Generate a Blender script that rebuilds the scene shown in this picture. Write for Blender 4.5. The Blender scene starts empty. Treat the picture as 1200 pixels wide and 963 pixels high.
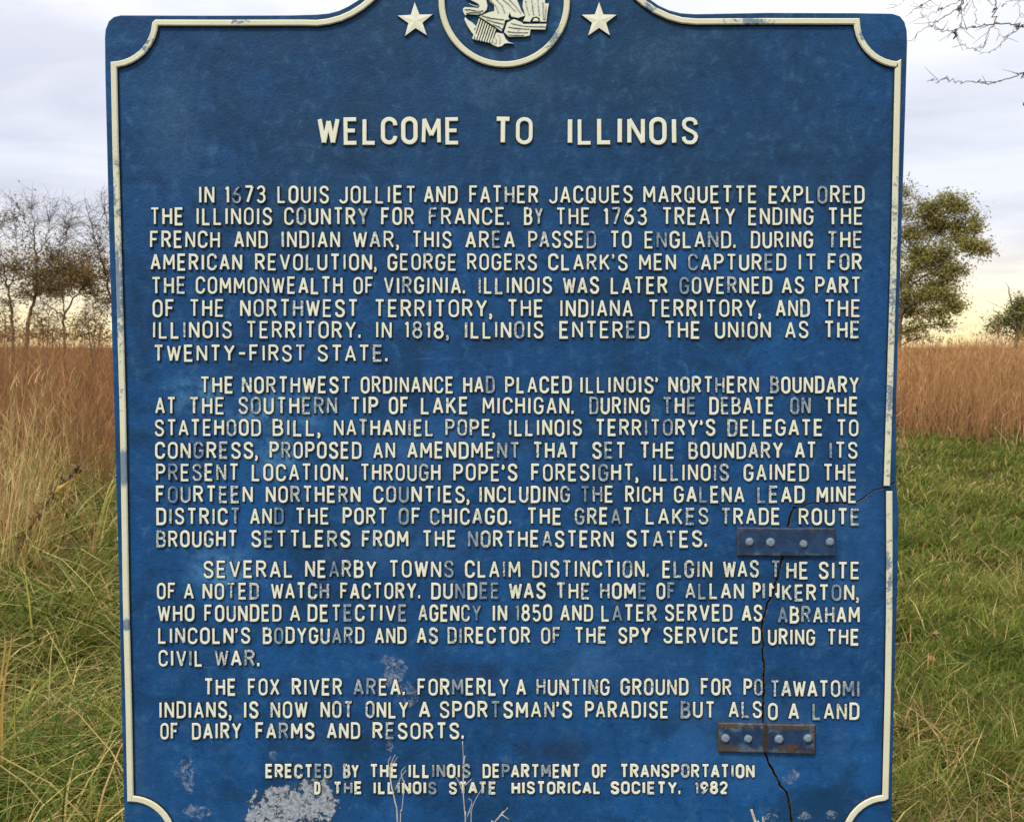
import bpy, bmesh, math, random
import numpy as np
from mathutils import Vector, Matrix, geometry
R = math.radians
sc = bpy.context.scene
COL = sc.collection

# ------------------------------------------------------------------ camera
F = 1200.0                 # focal length in photo pixels (photo 1200 x 963)
PITCH = math.atan(0.0624)
EYE = 1.60
SIGN_Y = 1.79
cam_d = bpy.data.cameras.new('camera')
cam = bpy.data.objects.new('camera', cam_d); COL.objects.link(cam)
cam.location = (0, 0, EYE); cam.rotation_euler = (math.pi/2 - PITCH, 0, 0)
cam_d.sensor_width = 36; cam_d.lens = 36*F/1200; cam_d.sensor_fit = 'HORIZONTAL'
cam_d.clip_start = 0.05; cam_d.clip_end = 5000
cam_d.dof.use_dof = True; cam_d.dof.focus_distance = SIGN_Y; cam_d.dof.aperture_fstop = 19
sc.camera = cam

# ------------------------------------------------------------------ world, sun, exposure
SUN_EL, SUN_AZ = 52, 213     # high thin overcast, brightest behind the viewer's left shoulder
w = bpy.data.worlds.new("World"); sc.world = w; w.use_nodes = True
def build_world():
    nt = w.node_tree; N = nt.nodes; L = nt.links; N.clear()
    out = N.new('ShaderNodeOutputWorld'); bg = N.new('ShaderNodeBackground')
    bg.inputs['Strength'].default_value = 0.065
    sky = N.new('ShaderNodeTexSky'); sky.sky_type = 'NISHITA'; sky.sun_disc = False
    sky.sun_elevation = R(SUN_EL); sky.sun_rotation = R(SUN_AZ)
    tc = N.new('ShaderNodeTexCoord'); sep = N.new('ShaderNodeSeparateXYZ')
    L.new(tc.outputs['Generated'], sep.inputs[0])
    # cloud deck coordinates: direction projected on a high flat layer
    addz = N.new('ShaderNodeMath'); addz.operation = 'ADD'; addz.inputs[1].default_value = 0.09
    mx = N.new('ShaderNodeMath'); mx.operation = 'MAXIMUM'; mx.inputs[1].default_value = 0.0
    L.new(sep.outputs['Z'], mx.inputs[0]); L.new(mx.outputs[0], addz.inputs[0])
    dx = N.new('ShaderNodeMath'); dx.operation = 'DIVIDE'; dy = N.new('ShaderNodeMath'); dy.operation = 'DIVIDE'
    L.new(sep.outputs['X'], dx.inputs[0]); L.new(addz.outputs[0], dx.inputs[1])
    L.new(sep.outputs['Y'], dy.inputs[0]); L.new(addz.outputs[0], dy.inputs[1])
    cmb = N.new('ShaderNodeCombineXYZ'); L.new(dx.outputs[0], cmb.inputs[0]); L.new(dy.outputs[0], cmb.inputs[1])
    mp = N.new('ShaderNodeMapping'); mp.inputs['Scale'].default_value = (0.42, 0.42, 1); mp.inputs['Rotation'].default_value = (0, 0, R(12))
    mp.inputs['Location'].default_value = (1.7, 0.4, 0)
    L.new(cmb.outputs[0], mp.inputs[0])
    nz = N.new('ShaderNodeTexNoise'); nz.inputs['Scale'].default_value = 2.6; nz.inputs['Detail'].default_value = 6; nz.inputs['Roughness'].default_value = 0.55
    nz.inputs['Distortion'].default_value = 0.3
    L.new(mp.outputs[0], nz.inputs['Vector'])
    # deck colour by elevation
    cr = N.new('ShaderNodeValToRGB'); e = cr.color_ramp.elements
    e[0].position = 0.0; e[0].color = (1.22, 0.98, 0.50, 1)
    e[1].position = 1.0; e[1].color = (1.0, 1.0, 1.01, 1)
    for p, c in ((0.03, (1.20, 1.02, 0.62, 1)), (0.060, (1.04, 0.95, 0.78, 1)), (0.095, (0.78, 0.78, 0.82, 1)), (0.16, (0.76, 0.78, 0.87, 1)), (0.24, (0.86, 0.87, 0.93, 1)), (0.32, (1.02, 1.02, 1.04, 1))):
        x = cr.color_ramp.elements.new(p); x.color = c
    L.new(mx.outputs[0], cr.inputs[0])
    cr2 = N.new('ShaderNodeValToRGB'); e = cr2.color_ramp.elements
    e[0].position = 0.34; e[0].color = (0.80, 0.815, 0.885, 1)
    e[1].position = 0.62; e[1].color = (1.10, 1.10, 1.10, 1)
    L.new(nz.outputs['Fac'], cr2.inputs[0])
    mul = N.new('ShaderNodeMix'); mul.data_type = 'RGBA'; mul.blend_type = 'MULTIPLY'; mul.inputs[0].default_value = 1.0
    L.new(cr.outputs[0], mul.inputs[6]); L.new(cr2.outputs[0], mul.inputs[7])
    sc10 = N.new('ShaderNodeVectorMath'); sc10.operation = 'SCALE'; sc10.inputs['Scale'].default_value = 9.0
    L.new(mul.outputs[2], sc10.inputs[0])
    mixs = N.new('ShaderNodeMix'); mixs.data_type = 'RGBA'; mixs.inputs[0].default_value = 0.92
    L.new(sky.outputs[0], mixs.inputs[6]); L.new(sc10.outputs[0], mixs.inputs[7])
    L.new(mixs.outputs[2], bg.inputs['Color']); L.new(bg.outputs[0], out.inputs[0])
build_world()
sun_d = bpy.data.lights.new('sun', 'SUN'); sun_d.energy = 1.5; sun_d.angle = R(11); sun_d.color = (1.0, 0.96, 0.90)
sun = bpy.data.objects.new('sun', sun_d); COL.objects.link(sun)
sun.location = (-3, -4, 8)
az = R(SUN_AZ); sdir = Vector((math.sin(az)*math.cos(R(SUN_EL)), math.cos(az)*math.cos(R(SUN_EL)), math.sin(R(SUN_EL))))
sun.rotation_euler = sdir.to_track_quat('Z', 'Y').to_euler()
sc.view_settings.view_transform = 'Standard'; sc.view_settings.look = 'None'
sc.view_settings.gamma = 1; sc.view_settings.use_curve_mapping = False
sc.view_settings.exposure = 0.95

# ------------------------------------------------------------------ helpers
CP, SP = math.cos(PITCH), math.sin(PITCH)
def ray(px, py):
    u = (px-600)/F; v = -(py-481.5)/F
    return (u, CP + v*SP, -SP + v*CP)
def at(px, py, Y):
    d = ray(px, py); t = Y/d[1]
    return Vector((d[0]*t, Y, EYE + d[2]*t))
def bp(px, py):
    """photo pixel -> board coordinates (metres right of centre, metres up)"""
    d = ray(px, py); t = SIGN_Y/d[1]
    return (d[0]*t, EYE + d[2]*t)
PX = SIGN_Y/F
def tag(o, label=None, cat=None, group=None, kind=None):
    if label: o['label'] = label
    if cat: o['category'] = cat
    if group: o['group'] = group
    if kind: o['kind'] = kind
    return o
def empty(name, loc):
    o = bpy.data.objects.new(name, None); o.location = loc; o.empty_display_size = 0.1; COL.objects.link(o); return o
class MB:
    """collects vertices / faces / material slots / one colour per vertex"""
    def __init__(s): s.v = []; s.f = []; s.m = []; s.a = []
    def add(s, vs, fs, m=0, a=0.5):
        k = len(s.v); s.v += [tuple(x) for x in vs]; s.a += [a]*len(vs)
        for i, f in enumerate(fs):
            s.f.append([k+j for j in f]); s.m.append(m if isinstance(m, int) else m[i])
    def build(s, name, mats, parent=None, smooth=False, attr=None, origin=None):
        me = bpy.data.meshes.new(name)
        vs = s.v
        if origin is not None: vs = [(x-origin[0], y-origin[1], z-origin[2]) for x, y, z in vs]
        me.from_pydata(vs, [], s.f)
        for m in mats: me.materials.append(m)
        me.polygons.foreach_set('material_index', s.m)
        if smooth: me.polygons.foreach_set('use_smooth', [True]*len(s.f))
        if attr:
            at_ = me.attributes.new(attr, 'FLOAT', 'POINT'); at_.data.foreach_set('value', s.a)
        me.update()
        o = bpy.data.objects.new(name, me); COL.objects.link(o)
        if origin is not None: o.location = origin
        if parent: o.parent = parent
        return o
def tube(mb, pts, rads, sides=5, m=0, a=0.5, caps=True):
    pts = [Vector(p) for p in pts]; n = len(pts); vs = []; fs = []
    up = Vector((0.31, 0.9, 0.2)).normalized()
    for i, p in enumerate(pts):
        t = (pts[min(i+1, n-1)] - pts[max(i-1, 0)])
        t = t.normalized() if t.length > 1e-9 else Vector((0, 0, 1))
        s1 = t.cross(up)
        if s1.length < 1e-3: s1 = t.cross(Vector((1, 0, 0)))
        s1.normalize(); s2 = t.cross(s1)
        for k in range(sides):
            q = 2*math.pi*k/sides
            vs.append(p + (s1*math.cos(q) + s2*math.sin(q))*rads[i])
    for i in range(n-1):
        for k in range(sides):
            k2 = (k+1) % sides
            fs.append([i*sides+k, i*sides+k2, (i+1)*sides+k2, (i+1)*sides+k])
    if caps:
        fs.append(list(range(sides))[::-1]); fs.append([(n-1)*sides+k for k in range(sides)])
    mb.add(vs, fs, m, a)
def box(mb, x0, x1, y0, y1, z0, z1, m=0):
    v = [(x, y, z) for x in (x0, x1) for y in (y0, y1) for z in (z0, z1)]
    mb.add(v, [[0,1,3,2],[4,6,7,5],[0,4,5,1],[2,3,7,6],[0,2,6,4],[1,5,7,3]], m)

# ------------------------------------------------------------------ node helpers
class NT:
    def __init__(s, name):
        s.mat = bpy.data.materials.new(name); s.mat.use_nodes = True
        s.t = s.mat.node_tree; s.N = s.t.nodes; s.L = s.t.links
        s.N.clear(); s.out = s.N.new('ShaderNodeOutputMaterial')
        s.b = s.N.new('ShaderNodeBsdfPrincipled'); s.L.new(s.b.outputs[0], s.out.inputs[0])
    def set(s, sock, v):
        if isinstance(v, bpy.types.NodeSocket): s.L.new(v, sock)
        elif v is not None: sock.default_value = v
    def coord(s, kind='Object'): return s.N.new('ShaderNodeTexCoord').outputs[kind]
    def mapping(s, vec, loc=(0,0,0), scale=(1,1,1), rot=(0,0,0)):
        n = s.N.new('ShaderNodeMapping'); s.L.new(vec, n.inputs[0])
        n.inputs['Location'].default_value = loc; n.inputs['Scale'].default_value = scale; n.inputs['Rotation'].default_value = rot
        return n.outputs[0]
    def noise(s, vec, scale, detail=4, rough=0.55, dist=0.0):
        n = s.N.new('ShaderNodeTexNoise'); s.L.new(vec, n.inputs['Vector'])
        n.inputs['Scale'].default_value = scale; n.inputs['Detail'].default_value = detail
        n.inputs['Roughness'].default_value = rough; n.inputs['Distortion'].default_value = dist
        return n.outputs['Fac']
    def math(s, op, a, b=None, c=None, clamp=False):
        n = s.N.new('ShaderNodeMath'); n.operation = op; n.use_clamp = clamp
        s.set(n.inputs[0], a); s.set(n.inputs[1], b)
        if c is not None: s.set(n.inputs[2], c)
        return n.outputs[0]
    def remap(s, v, a, b, c=0.0, d=1.0, smooth=True):
        n = s.N.new('ShaderNodeMapRange'); n.interpolation_type = 'SMOOTHSTEP' if smooth else 'LINEAR'
        s.set(n.inputs[0], v)
        for i, x in enumerate((a, b, c, d)): n.inputs[1+i].default_value = x
        return n.outputs[0]
    def mix(s, fac, a, b, blend='MIX'):
        n = s.N.new('ShaderNodeMix'); n.data_type = 'RGBA'; n.blend_type = blend
        s.set(n.inputs[0], fac); s.set(n.inputs[6], a); s.set(n.inputs[7], b)
        return n.outputs[2]
    def bump(s, h, strength, dist):
        n = s.N.new('ShaderNodeBump'); n.inputs['Strength'].default_value = strength; n.inputs['Distance'].default_value = dist
        s.L.new(h, n.inputs['Height']); s.L.new(n.outputs[0], s.b.inputs['Normal'])
    def attr(s, name):
        n = s.N.new('ShaderNodeAttribute'); n.attribute_name = name; return n
    def blob(s, vec, px, py, rx, ry):
        """0 at the rim -> 1 in the middle of an ellipse given in photo pixels on the board"""
        x, z = bp(px, py)
        m = s.mapping(vec, loc=(-x/(rx*PX), 0, -z/(ry*PX)), scale=(1/(rx*PX), 0, 1/(ry*PX)))
        n = s.N.new('ShaderNodeVectorMath'); n.operation = 'LENGTH'; s.L.new(m, n.inputs[0])
        return s.math('SUBTRACT', 1.0, n.outputs['Value'])
    def maxof(s, L):
        r = L[0]
        for x in L[1:]: r = s.math('MAXIMUM', r, x)
        return r

BLUE, BLUE_L, BLUE_D = (0.0095, 0.060, 0.172, 1), (0.050, 0.145, 0.28, 1), (0.005, 0.027, 0.075, 1)
def mat_board():
    t = NT('blue_sign_paint'); c = t.coord()
    big = t.noise(c, 3.2, 5, 0.6, 0.4); mid = t.noise(c, 14, 6, 0.65); fine = t.noise(c, 120, 4, 0.7)
    streak = t.noise(t.mapping(c, scale=(26, 1, 2.2)), 1.0, 4, 0.6)
    hstr = t.noise(t.mapping(c, scale=(2.4, 1, 16)), 1.0, 5, 0.6)
    col = t.mix(t.remap(big, 0.40, 0.72), BLUE, (0.011, 0.086, 0.255, 1))
    upper_grey = t.maxof([t.blob(c, 593, 60, 720, 260), t.blob(c, 330, 180, 260, 160), t.blob(c, 900, 190, 240, 150)])  # darker, greyer navy over the upper part of the board
    col = t.mix(t.math('MULTIPLY', t.remap(upper_grey, 0.0, 0.7), t.remap(t.noise(c, 6, 5, 0.65), 0.25, 0.7, 0.35, 0.95)), col, (0.014, 0.050, 0.108, 1))
    col = t.mix(t.remap(hstr, 0.52, 0.80, 0, 0.50), col, BLUE_D)
    blot = t.noise(c, 42, 5, 0.7, 0.4)
    col = t.mix(t.remap(blot, 0.50, 0.74, 0, 0.55), col, BLUE_L); col = t.mix(t.remap(blot, 0.47, 0.27, 0, 0.75), col, BLUE_D)
    col = t.mix(t.remap(t.noise(c, 7.5, 6, 0.7, 0.8), 0.48, 0.64, 0, 0.75), col, (0.008, 0.040, 0.098, 1))
    col = t.mix(t.math('MULTIPLY', t.remap(streak, 0.56, 0.85), t.remap(mid, 0.40, 0.70, 0, 0.55)), col, BLUE_L)
    col = t.mix(t.remap(mid, 0.56, 0.78, 0, 0.35), col, (0.040, 0.105, 0.22, 1))
    # pale speckle of chalked paint
    col = t.mix(t.math('MULTIPLY', t.remap(fine, 0.60, 0.74), t.remap(mid, 0.45, 0.68, 0.05, 0.5)), col, (0.13, 0.20, 0.33, 1))
    col = t.mix(t.math('MULTIPLY', t.remap(fine, 0.40, 0.28), 0.45), col, BLUE_D)
    # cleaned / faded areas
    fade = t.maxof([t.blob(c, 325, 485, 85, 40), t.blob(c, 322, 530, 45, 45), t.blob(c, 225, 462, 60, 30), t.blob(c, 260, 670, 60, 45)])
    fade = t.math('MULTIPLY', t.remap(fade, 0.0, 0.8), t.remap(t.noise(c, 22, 5, 0.65), 0.38, 0.66))
    col = t.mix(t.math('MULTIPLY', fade, 0.90), col, (0.080, 0.235, 0.44, 1))
    fade2 = t.maxof([t.blob(c, 700, 770, 150, 40), t.blob(c, 500, 520, 160, 60), t.blob(c, 1000, 640, 45, 120), t.blob(c, 880, 860, 150, 90), t.blob(c, 480, 640, 120, 40)])
    col = t.mix(t.math('MULTIPLY', t.remap(fade2, 0.0, 0.9), t.remap(mid, 0.35, 0.65, 0.05, 0.45)), col, (0.045, 0.145, 0.33, 1))
    # chalky grey bloom near the upper left and vertical runs
    bloom = t.maxof([t.blob(c, 200, 140, 45, 90), t.blob(c, 216, 150, 7, 85), t.blob(c, 590, 95, 90, 40), t.blob(c, 770, 60, 60, 40), t.blob(c, 160, 900, 18, 110)])
    col = t.mix(t.math('MULTIPLY', t.remap(t.math('ADD', bloom, t.math('MULTIPLY', t.math('SUBTRACT', mid, 0.5), 1.6)), 0.0, 0.9), t.remap(t.noise(c, 85, 6, 0.75), 0.36, 0.70, 0.12, 0.60)), col, (0.050, 0.122, 0.215, 1))
    for rot, sx, sz in ((0.35, 5.0, 150.0), (-1.2, 6.0, 170.0)):      # fine scuffs
        sc_ = t.noise(t.mapping(c, scale=(sx, 1, sz), rot=(0, rot, 0)), 1.0, 2, 0.5)
        col = t.mix(t.math('MULTIPLY', t.remap(sc_, 0.70, 0.78, 0, 0.22), t.remap(t.noise(c, 8, 4, 0.6), 0.50, 0.62)), col, (0.16, 0.23, 0.33, 1))
    # dark grime smears
    grime = t.maxof([t.blob(c, 560, 785, 120, 20), t.blob(c, 300, 935, 90, 10), t.blob(c, 300, 875, 70, 12), t.blob(c, 640, 880, 130, 25), t.blob(c, 410, 865, 50, 12), t.blob(c, 540, 400, 130, 20)])
    col = t.mix(t.math('MULTIPLY', t.remap(grime, 0.0, 0.8), t.remap(mid, 0.42, 0.62, 0, 0.75)), col, (0.012, 0.035, 0.085, 1))
    # peeled paint, oxidised metal and lichen
    pn = t.noise(c, 70, 7, 0.78, 0.8)
    def peel(L, lo, hi):
        m = t.math('MINIMUM', t.math('ADD', t.maxof(L), t.math('MULTIPLY', t.math('SUBTRACT', t.noise(c, 26, 3, 0.6, 0.5), 0.5), 1.5)), 0.42); return t.remap(t.math('ADD', t.math('MULTIPLY', m, 0.70), pn), lo, hi)
    p1 = peel([t.blob(c, 333, 948, 56, 40), t.blob(c, 372, 925, 26, 22), t.blob(c, 380, 950, 22, 22)], 0.66, 0.75)
    p2 = peel([t.blob(c, 460, 785, 20, 26), t.blob(c, 478, 812, 20, 22), t.blob(c, 456, 872, 9, 16), t.blob(c, 219, 908, 16, 34), t.blob(c, 232, 950, 26, 14),
               t.blob(c, 925, 908, 13, 14), t.blob(c, 905, 958, 10, 8), t.blob(c, 942, 956, 14, 9), t.blob(c, 974, 954, 12, 9), t.blob(c, 322, 885, 10, 10), t.math('MINIMUM', t.blob(c, 225, 672, 70, 40), -0.10), t.math('MINIMUM', t.blob(c, 240, 870, 80, 70), -0.12)], 0.74, 0.88)
    pc = t.mix(t.remap(t.noise(c, 150, 4, 0.7), 0.35, 0.65), (0.19, 0.23, 0.29, 1), (0.46, 0.48, 0.49, 1))
    pc = t.mix(t.remap(t.noise(c, 60, 4, 0.7), 0.56, 0.66, 0, 0.7), pc, (0.17, 0.12, 0.08, 1))
    rim = t.math('MULTIPLY', t.math('MULTIPLY', p1, t.math('SUBTRACT', 1.0, p1)), 3.4)
    col = t.mix(t.math('MULTIPLY', p1, 0.92), col, pc); col = t.mix(rim, col, (0.016, 0.026, 0.048, 1)); col = t.mix(t.math('MULTIPLY', p2, 0.5), col, pc)
    t.set(t.b.inputs['Base Color'], col)
    t.set(t.b.inputs['Roughness'], t.remap(mid, 0.3, 0.7, 0.50, 0.68)); t.b.inputs['Specular IOR Level'].default_value = 0.16
    h = t.math('ADD', t.math('MULTIPLY', t.noise(c, 210, 3, 0.6), 0.6), t.math('MULTIPLY', t.noise(c, 45, 4, 0.6), 0.9))
    h = t.math('ADD', h, t.math('MULTIPLY', p1, 0.5))
    t.bump(h, 0.75, 0.0020)
    return t.mat
def mat_raised(worn):
    t = NT('cream_raised_paint'); c = t.coord()
    wear = t.attr('wear').outputs['Fac']
    n = t.noise(c, 240, 6, 0.8, 0.4); n2 = t.noise(c, 9, 4, 0.6)
    tone = t.mix(t.noise(c, 40, 4, 0.6), (0.68, 0.68, 0.48, 1), (0.80, 0.83, 0.71, 1))
    # how much of the cream is rubbed off: per letter amount, broken up by fine noise
    k = t.math('ADD', t.math('MULTIPLY', wear, 0.40), t.math('MULTIPLY', n2, 0.40))
    k = t.math('ADD', k, t.math('MULTIPLY', n, 1.0))
    m = t.remap(k, worn, worn+0.09)
    under = t.mix(t.noise(c, 70, 3, 0.6), (0.020, 0.085, 0.20, 1), (0.11, 0.215, 0.33, 1))
    col = t.mix(t.math('MULTIPLY', m, t.remap(t.noise(c, 60, 3, 0.6), 0.3, 0.7, 0.62, 0.98)), tone, under)
    t.set(t.b.inputs['Base Color'], col); t.b.inputs['Roughness'].default_value = 0.6; t.b.inputs['Specular IOR Level'].default_value = 0.3
    t.bump(n, 0.3, 0.001)
    return t.mat
def mat_border():
    t = NT('cream_border_paint'); c = t.coord()
    n = t.noise(c, 75, 5, 0.7, 0.8); n2 = t.noise(t.mapping(c, scale=(1, 1, 0.45)), 10, 4, 0.65)
    tone = t.mix(t.noise(c, 18, 4, 0.6), (0.60, 0.58, 0.38, 1), (0.72, 0.73, 0.56, 1))
    # heavy wear on the right ridge, the shoulders and the seal rim, little at the lower left
    wr = t.maxof([t.blob(c, 1042, 470, 30, 420), t.blob(c, 1040, 640, 26, 210), t.blob(c, 145, 545, 14, 45), t.blob(c, 150, 730, 14, 14), t.blob(c, 140, 330, 14, 220), t.blob(c, 172, 55, 22, 22), t.blob(c, 880, 26, 70, 14), t.blob(c, 285, 27, 60, 12), t.blob(c, 1010, 45, 26, 26), t.blob(c, 650, 45, 34, 44), t.blob(c, 770, 10, 50, 16)])
    k = t.math('ADD', t.math('MULTIPLY', t.math('MAXIMUM', wr, 0.0), 0.24), t.math('ADD', t.math('MULTIPLY', n, 0.6), t.math('MULTIPLY', n2, 0.6)))
    k = t.math('ADD', k, t.math('MULTIPLY', t.math('SUBTRACT', t.noise(c, 230, 5, 0.75), 0.5), 0.35))
    m = t.remap(k, 0.75, 0.84)
    hard = t.math('MAXIMUM', t.remap(t.blob(c, 146, 548, 12, 34), 0.25, 0.5), t.remap(t.blob(c, 150, 731, 10, 9), 0.1, 0.4))
    m = t.math('MAXIMUM', m, hard)
    under = t.mix(t.noise(c, 55, 4, 0.7), (0.035, 0.09, 0.19, 1), (0.20, 0.28, 0.33, 1))
    t.set(t.b.inputs['Base Color'], t.mix(t.math('MULTIPLY', m, 0.9), tone, under))
    t.b.inputs['Roughness'].default_value = 0.6; t.b.inputs['Specular IOR Level'].default_value = 0.3
    t.bump(n, 0.35, 0.0015)
    return t.mat
def mat_simple(name, c1, c2, scale, rough=0.7, bump=0.3, bd=0.002, metal=0.0):
    t = NT(name); c = t.coord(); n = t.noise(c, scale, 5, 0.65)
    t.set(t.b.inputs['Base Color'], t.mix(t.remap(n, 0.35, 0.65), c1, c2)); t.b.inputs['Roughness'].default_value = rough
    t.b.inputs['Metallic'].default_value = metal
    t.bump(n, bump, bd); return t.mat
def mat_plate(name, rust):
    t = NT(name); c = t.coord(); g = t.coord('Generated')
    sep = t.N.new('ShaderNodeSeparateXYZ'); t.L.new(g, sep.inputs[0])
    n = t.noise(c, 90, 5, 0.7, 0.6); n2 = t.noise(c, 38, 5, 0.65, 0.5)
    ez = t.math('ABSOLUTE', t.math('SUBTRACT', sep.outputs['Z'], 0.5)); ex = t.math('ABSOLUTE', t.math('SUBTRACT', sep.outputs['X'], 0.5))
    e = t.math('MAXIMUM', ez, t.math('SUBTRACT', t.math('MULTIPLY', ex, 3.4), 1.2))
    col = t.mix(t.remap(n2, 0.35, 0.65), (0.006, 0.025, 0.070, 1), (0.012, 0.048, 0.120, 1))
    pale = t.remap(t.math('ADD', t.math('MULTIPLY', e, 0.9), n2), 0.86-0.14*rust, 1.04-0.14*rust)
    col = t.mix(t.math('MULTIPLY', pale, 0.50+0.15*rust), col, t.mix(n, (0.050, 0.105, 0.165, 1), (0.19, 0.215, 0.19, 1)))
    rs = t.remap(t.math('ADD', t.math('MULTIPLY', e, 1.0), n), 0.94-0.09*rust, 1.03-0.09*rust)
    col = t.mix(t.math('MULTIPLY', rs, 0.9), col, t.mix(n2, (0.030, 0.018, 0.010, 1), (0.105, 0.060, 0.030, 1)))
    if rust:
        ln = t.math('ADD', t.blob(c, 896, 863, 5, 60), t.math('MULTIPLY', t.math('SUBTRACT', n, 0.5), 0.8))
        col = t.mix(t.remap(ln, 0.0, 0.6, 0, 0.95), col, (0.035, 0.022, 0.012, 1))
        rp = t.maxof([t.blob(c, 850, 874, 22, 9), t.blob(c, 925, 873, 26, 8), t.blob(c, 925, 851, 30, 6)])
        col = t.mix(t.remap(t.math('ADD', rp, t.math('MULTIPLY', t.math('SUBTRACT', n2, 0.5), 1.6)), 0.2, 0.6, 0, 0.75), col, t.mix(n, (0.03, 0.018, 0.011, 1), (0.095, 0.062, 0.036, 1)))
    t.set(t.b.inputs['Base Color'], col); t.b.inputs['Roughness'].default_value = 0.5
    t.bump(n, 0.6, 0.0018); return t.mat
def mat_leafy(name, transl=0.35, rough=0.6):
    t = NT(name); a = t.attr('tint').outputs['Color']
    t.set(t.b.inputs['Base Color'], a); t.b.inputs['Roughness'].default_value = rough; t.b.inputs['Specular IOR Level'].default_value = 0.10
    tr = t.N.new('ShaderNodeBsdfTranslucent'); t.L.new(a, tr.inputs[0])
    ms = t.N.new('ShaderNodeMixShader'); ms.inputs[0].default_value = transl
    t.L.new(t.b.outputs[0], ms.inputs[1]); t.L.new(tr.outputs[0], ms.inputs[2]); t.L.new(ms.outputs[0], t.out.inputs[0])
    return t.mat
M = dict(board=mat_board(), cream=mat_raised(0.99), border=mat_border(),
         side=mat_simple('shade_darkened_blue_paint', (0.005, 0.009, 0.018, 1), (0.010, 0.020, 0.048, 1), 60, 0.8),  # flank blue, darkened to paint in the shadow outline around raised work
         crack=mat_simple('broken_metal_edge', (0.020, 0.016, 0.010, 1), (0.10, 0.080, 0.045, 1), 160, 0.8, 0.6),
         plate1=mat_plate('painted_steel_strap', 0.0), plate2=mat_plate('rusted_steel_strap', 1.0),
         bolt=mat_simple('zinc_bolt_metal', (0.07, 0.12, 0.18, 1), (0.28, 0.34, 0.38, 1), 420, 0.6, 0.4, 0.001, 0.0),
         post=mat_simple('painted_post_metal', (0.018, 0.05, 0.13, 1), (0.035, 0.09, 0.2, 1), 30, 0.5),
         bark=mat_simple('grey_bark', (0.060, 0.048, 0.040, 1), (0.13, 0.11, 0.09, 1), 9, 0.9, 0.6, 0.02),
         twig=mat_simple('brown_twig_bark', (0.10, 0.075, 0.055, 1), (0.22, 0.17, 0.12, 1), 30, 0.85, 0.4, 0.002),
         straw=mat_simple('dry_straw', (0.36, 0.32, 0.27, 1), (0.60, 0.55, 0.46, 1), 60, 0.7),
         grass=mat_leafy('grass_blades', 0.30), leaf=mat_leafy('tree_leaves', 0.50))
def mat_ground():
    t = NT('meadow_soil'); c = t.coord()
    n = t.noise(c, 0.6, 6, 0.65); n2 = t.noise(c, 9, 6, 0.7); n3 = t.noise(c, 60, 4, 0.7)
    col = t.mix(t.remap(n, 0.35, 0.65), (0.030, 0.030, 0.010, 1), (0.055, 0.045, 0.016, 1))
    col = t.mix(t.remap(n2, 0.40, 0.70), col, (0.030, 0.022, 0.010, 1)); col = t.mix(t.remap(n3, 0.55, 0.72, 0, 0.5), col, (0.12, 0.09, 0.04, 1))
    dv = t.N.new('ShaderNodeVectorMath'); dv.operation = 'LENGTH'; t.L.new(c, dv.inputs[0])
    col = t.mix(t.remap(dv.outputs['Value'], 17, 30), col, t.mix(n, (0.16, 0.085, 0.035, 1), (0.24, 0.14, 0.06, 1)))
    t.set(t.b.inputs['Base Color'], col); t.b.inputs['Roughness'].default_value = 0.95; t.b.inputs['Specular IOR Level'].default_value = 0.05
    t.bump(n2, 0.8, 0.03); return t.mat
M['ground'] = mat_ground()

# ------------------------------------------------------------------ ground
rng = np.random.default_rng(7); random.seed(7)
def ground_h(x, y):
    near = np.clip((np.hypot(x, y)-1.0)/3.0, 0, 1)*np.clip((60-np.hypot(x, y))/30, 0, 1)
    return near*(0.035*np.sin(1.7*x+0.6*y+0.5)*np.cos(1.3*y-0.4*x) + 0.025*np.sin(4.1*x+1.0)*np.sin(3.3*y+0.3))
def build_ground():
    xs = np.unique(np.concatenate([np.linspace(-12, 12, 81), np.linspace(-60, 60, 41), [-3000, -1000, -300, -120, 120, 300, 1000, 3000]]))
    ys = np.unique(np.concatenate([np.linspace(-4, 24, 101), np.linspace(24, 70, 24), [-3000, -1000, -300, -60, -12, 120, 300, 1000, 3000]]))
    X, Y = np.meshgrid(xs, ys); Z = ground_h(X, Y)
    nx, ny = len(xs), len(ys)
    mb = MB(); v = np.stack([X.ravel(), Y.ravel(), Z.ravel()], 1).tolist()
    f = [[j*nx+i, j*nx+i+1, (j+1)*nx+i+1, (j+1)*nx+i] for j in range(ny-1) for i in range(nx-1)]
    mb.add(v, f); tag(mb.build('ground', [M['ground']], smooth=True), kind='structure')
build_ground()

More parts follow.
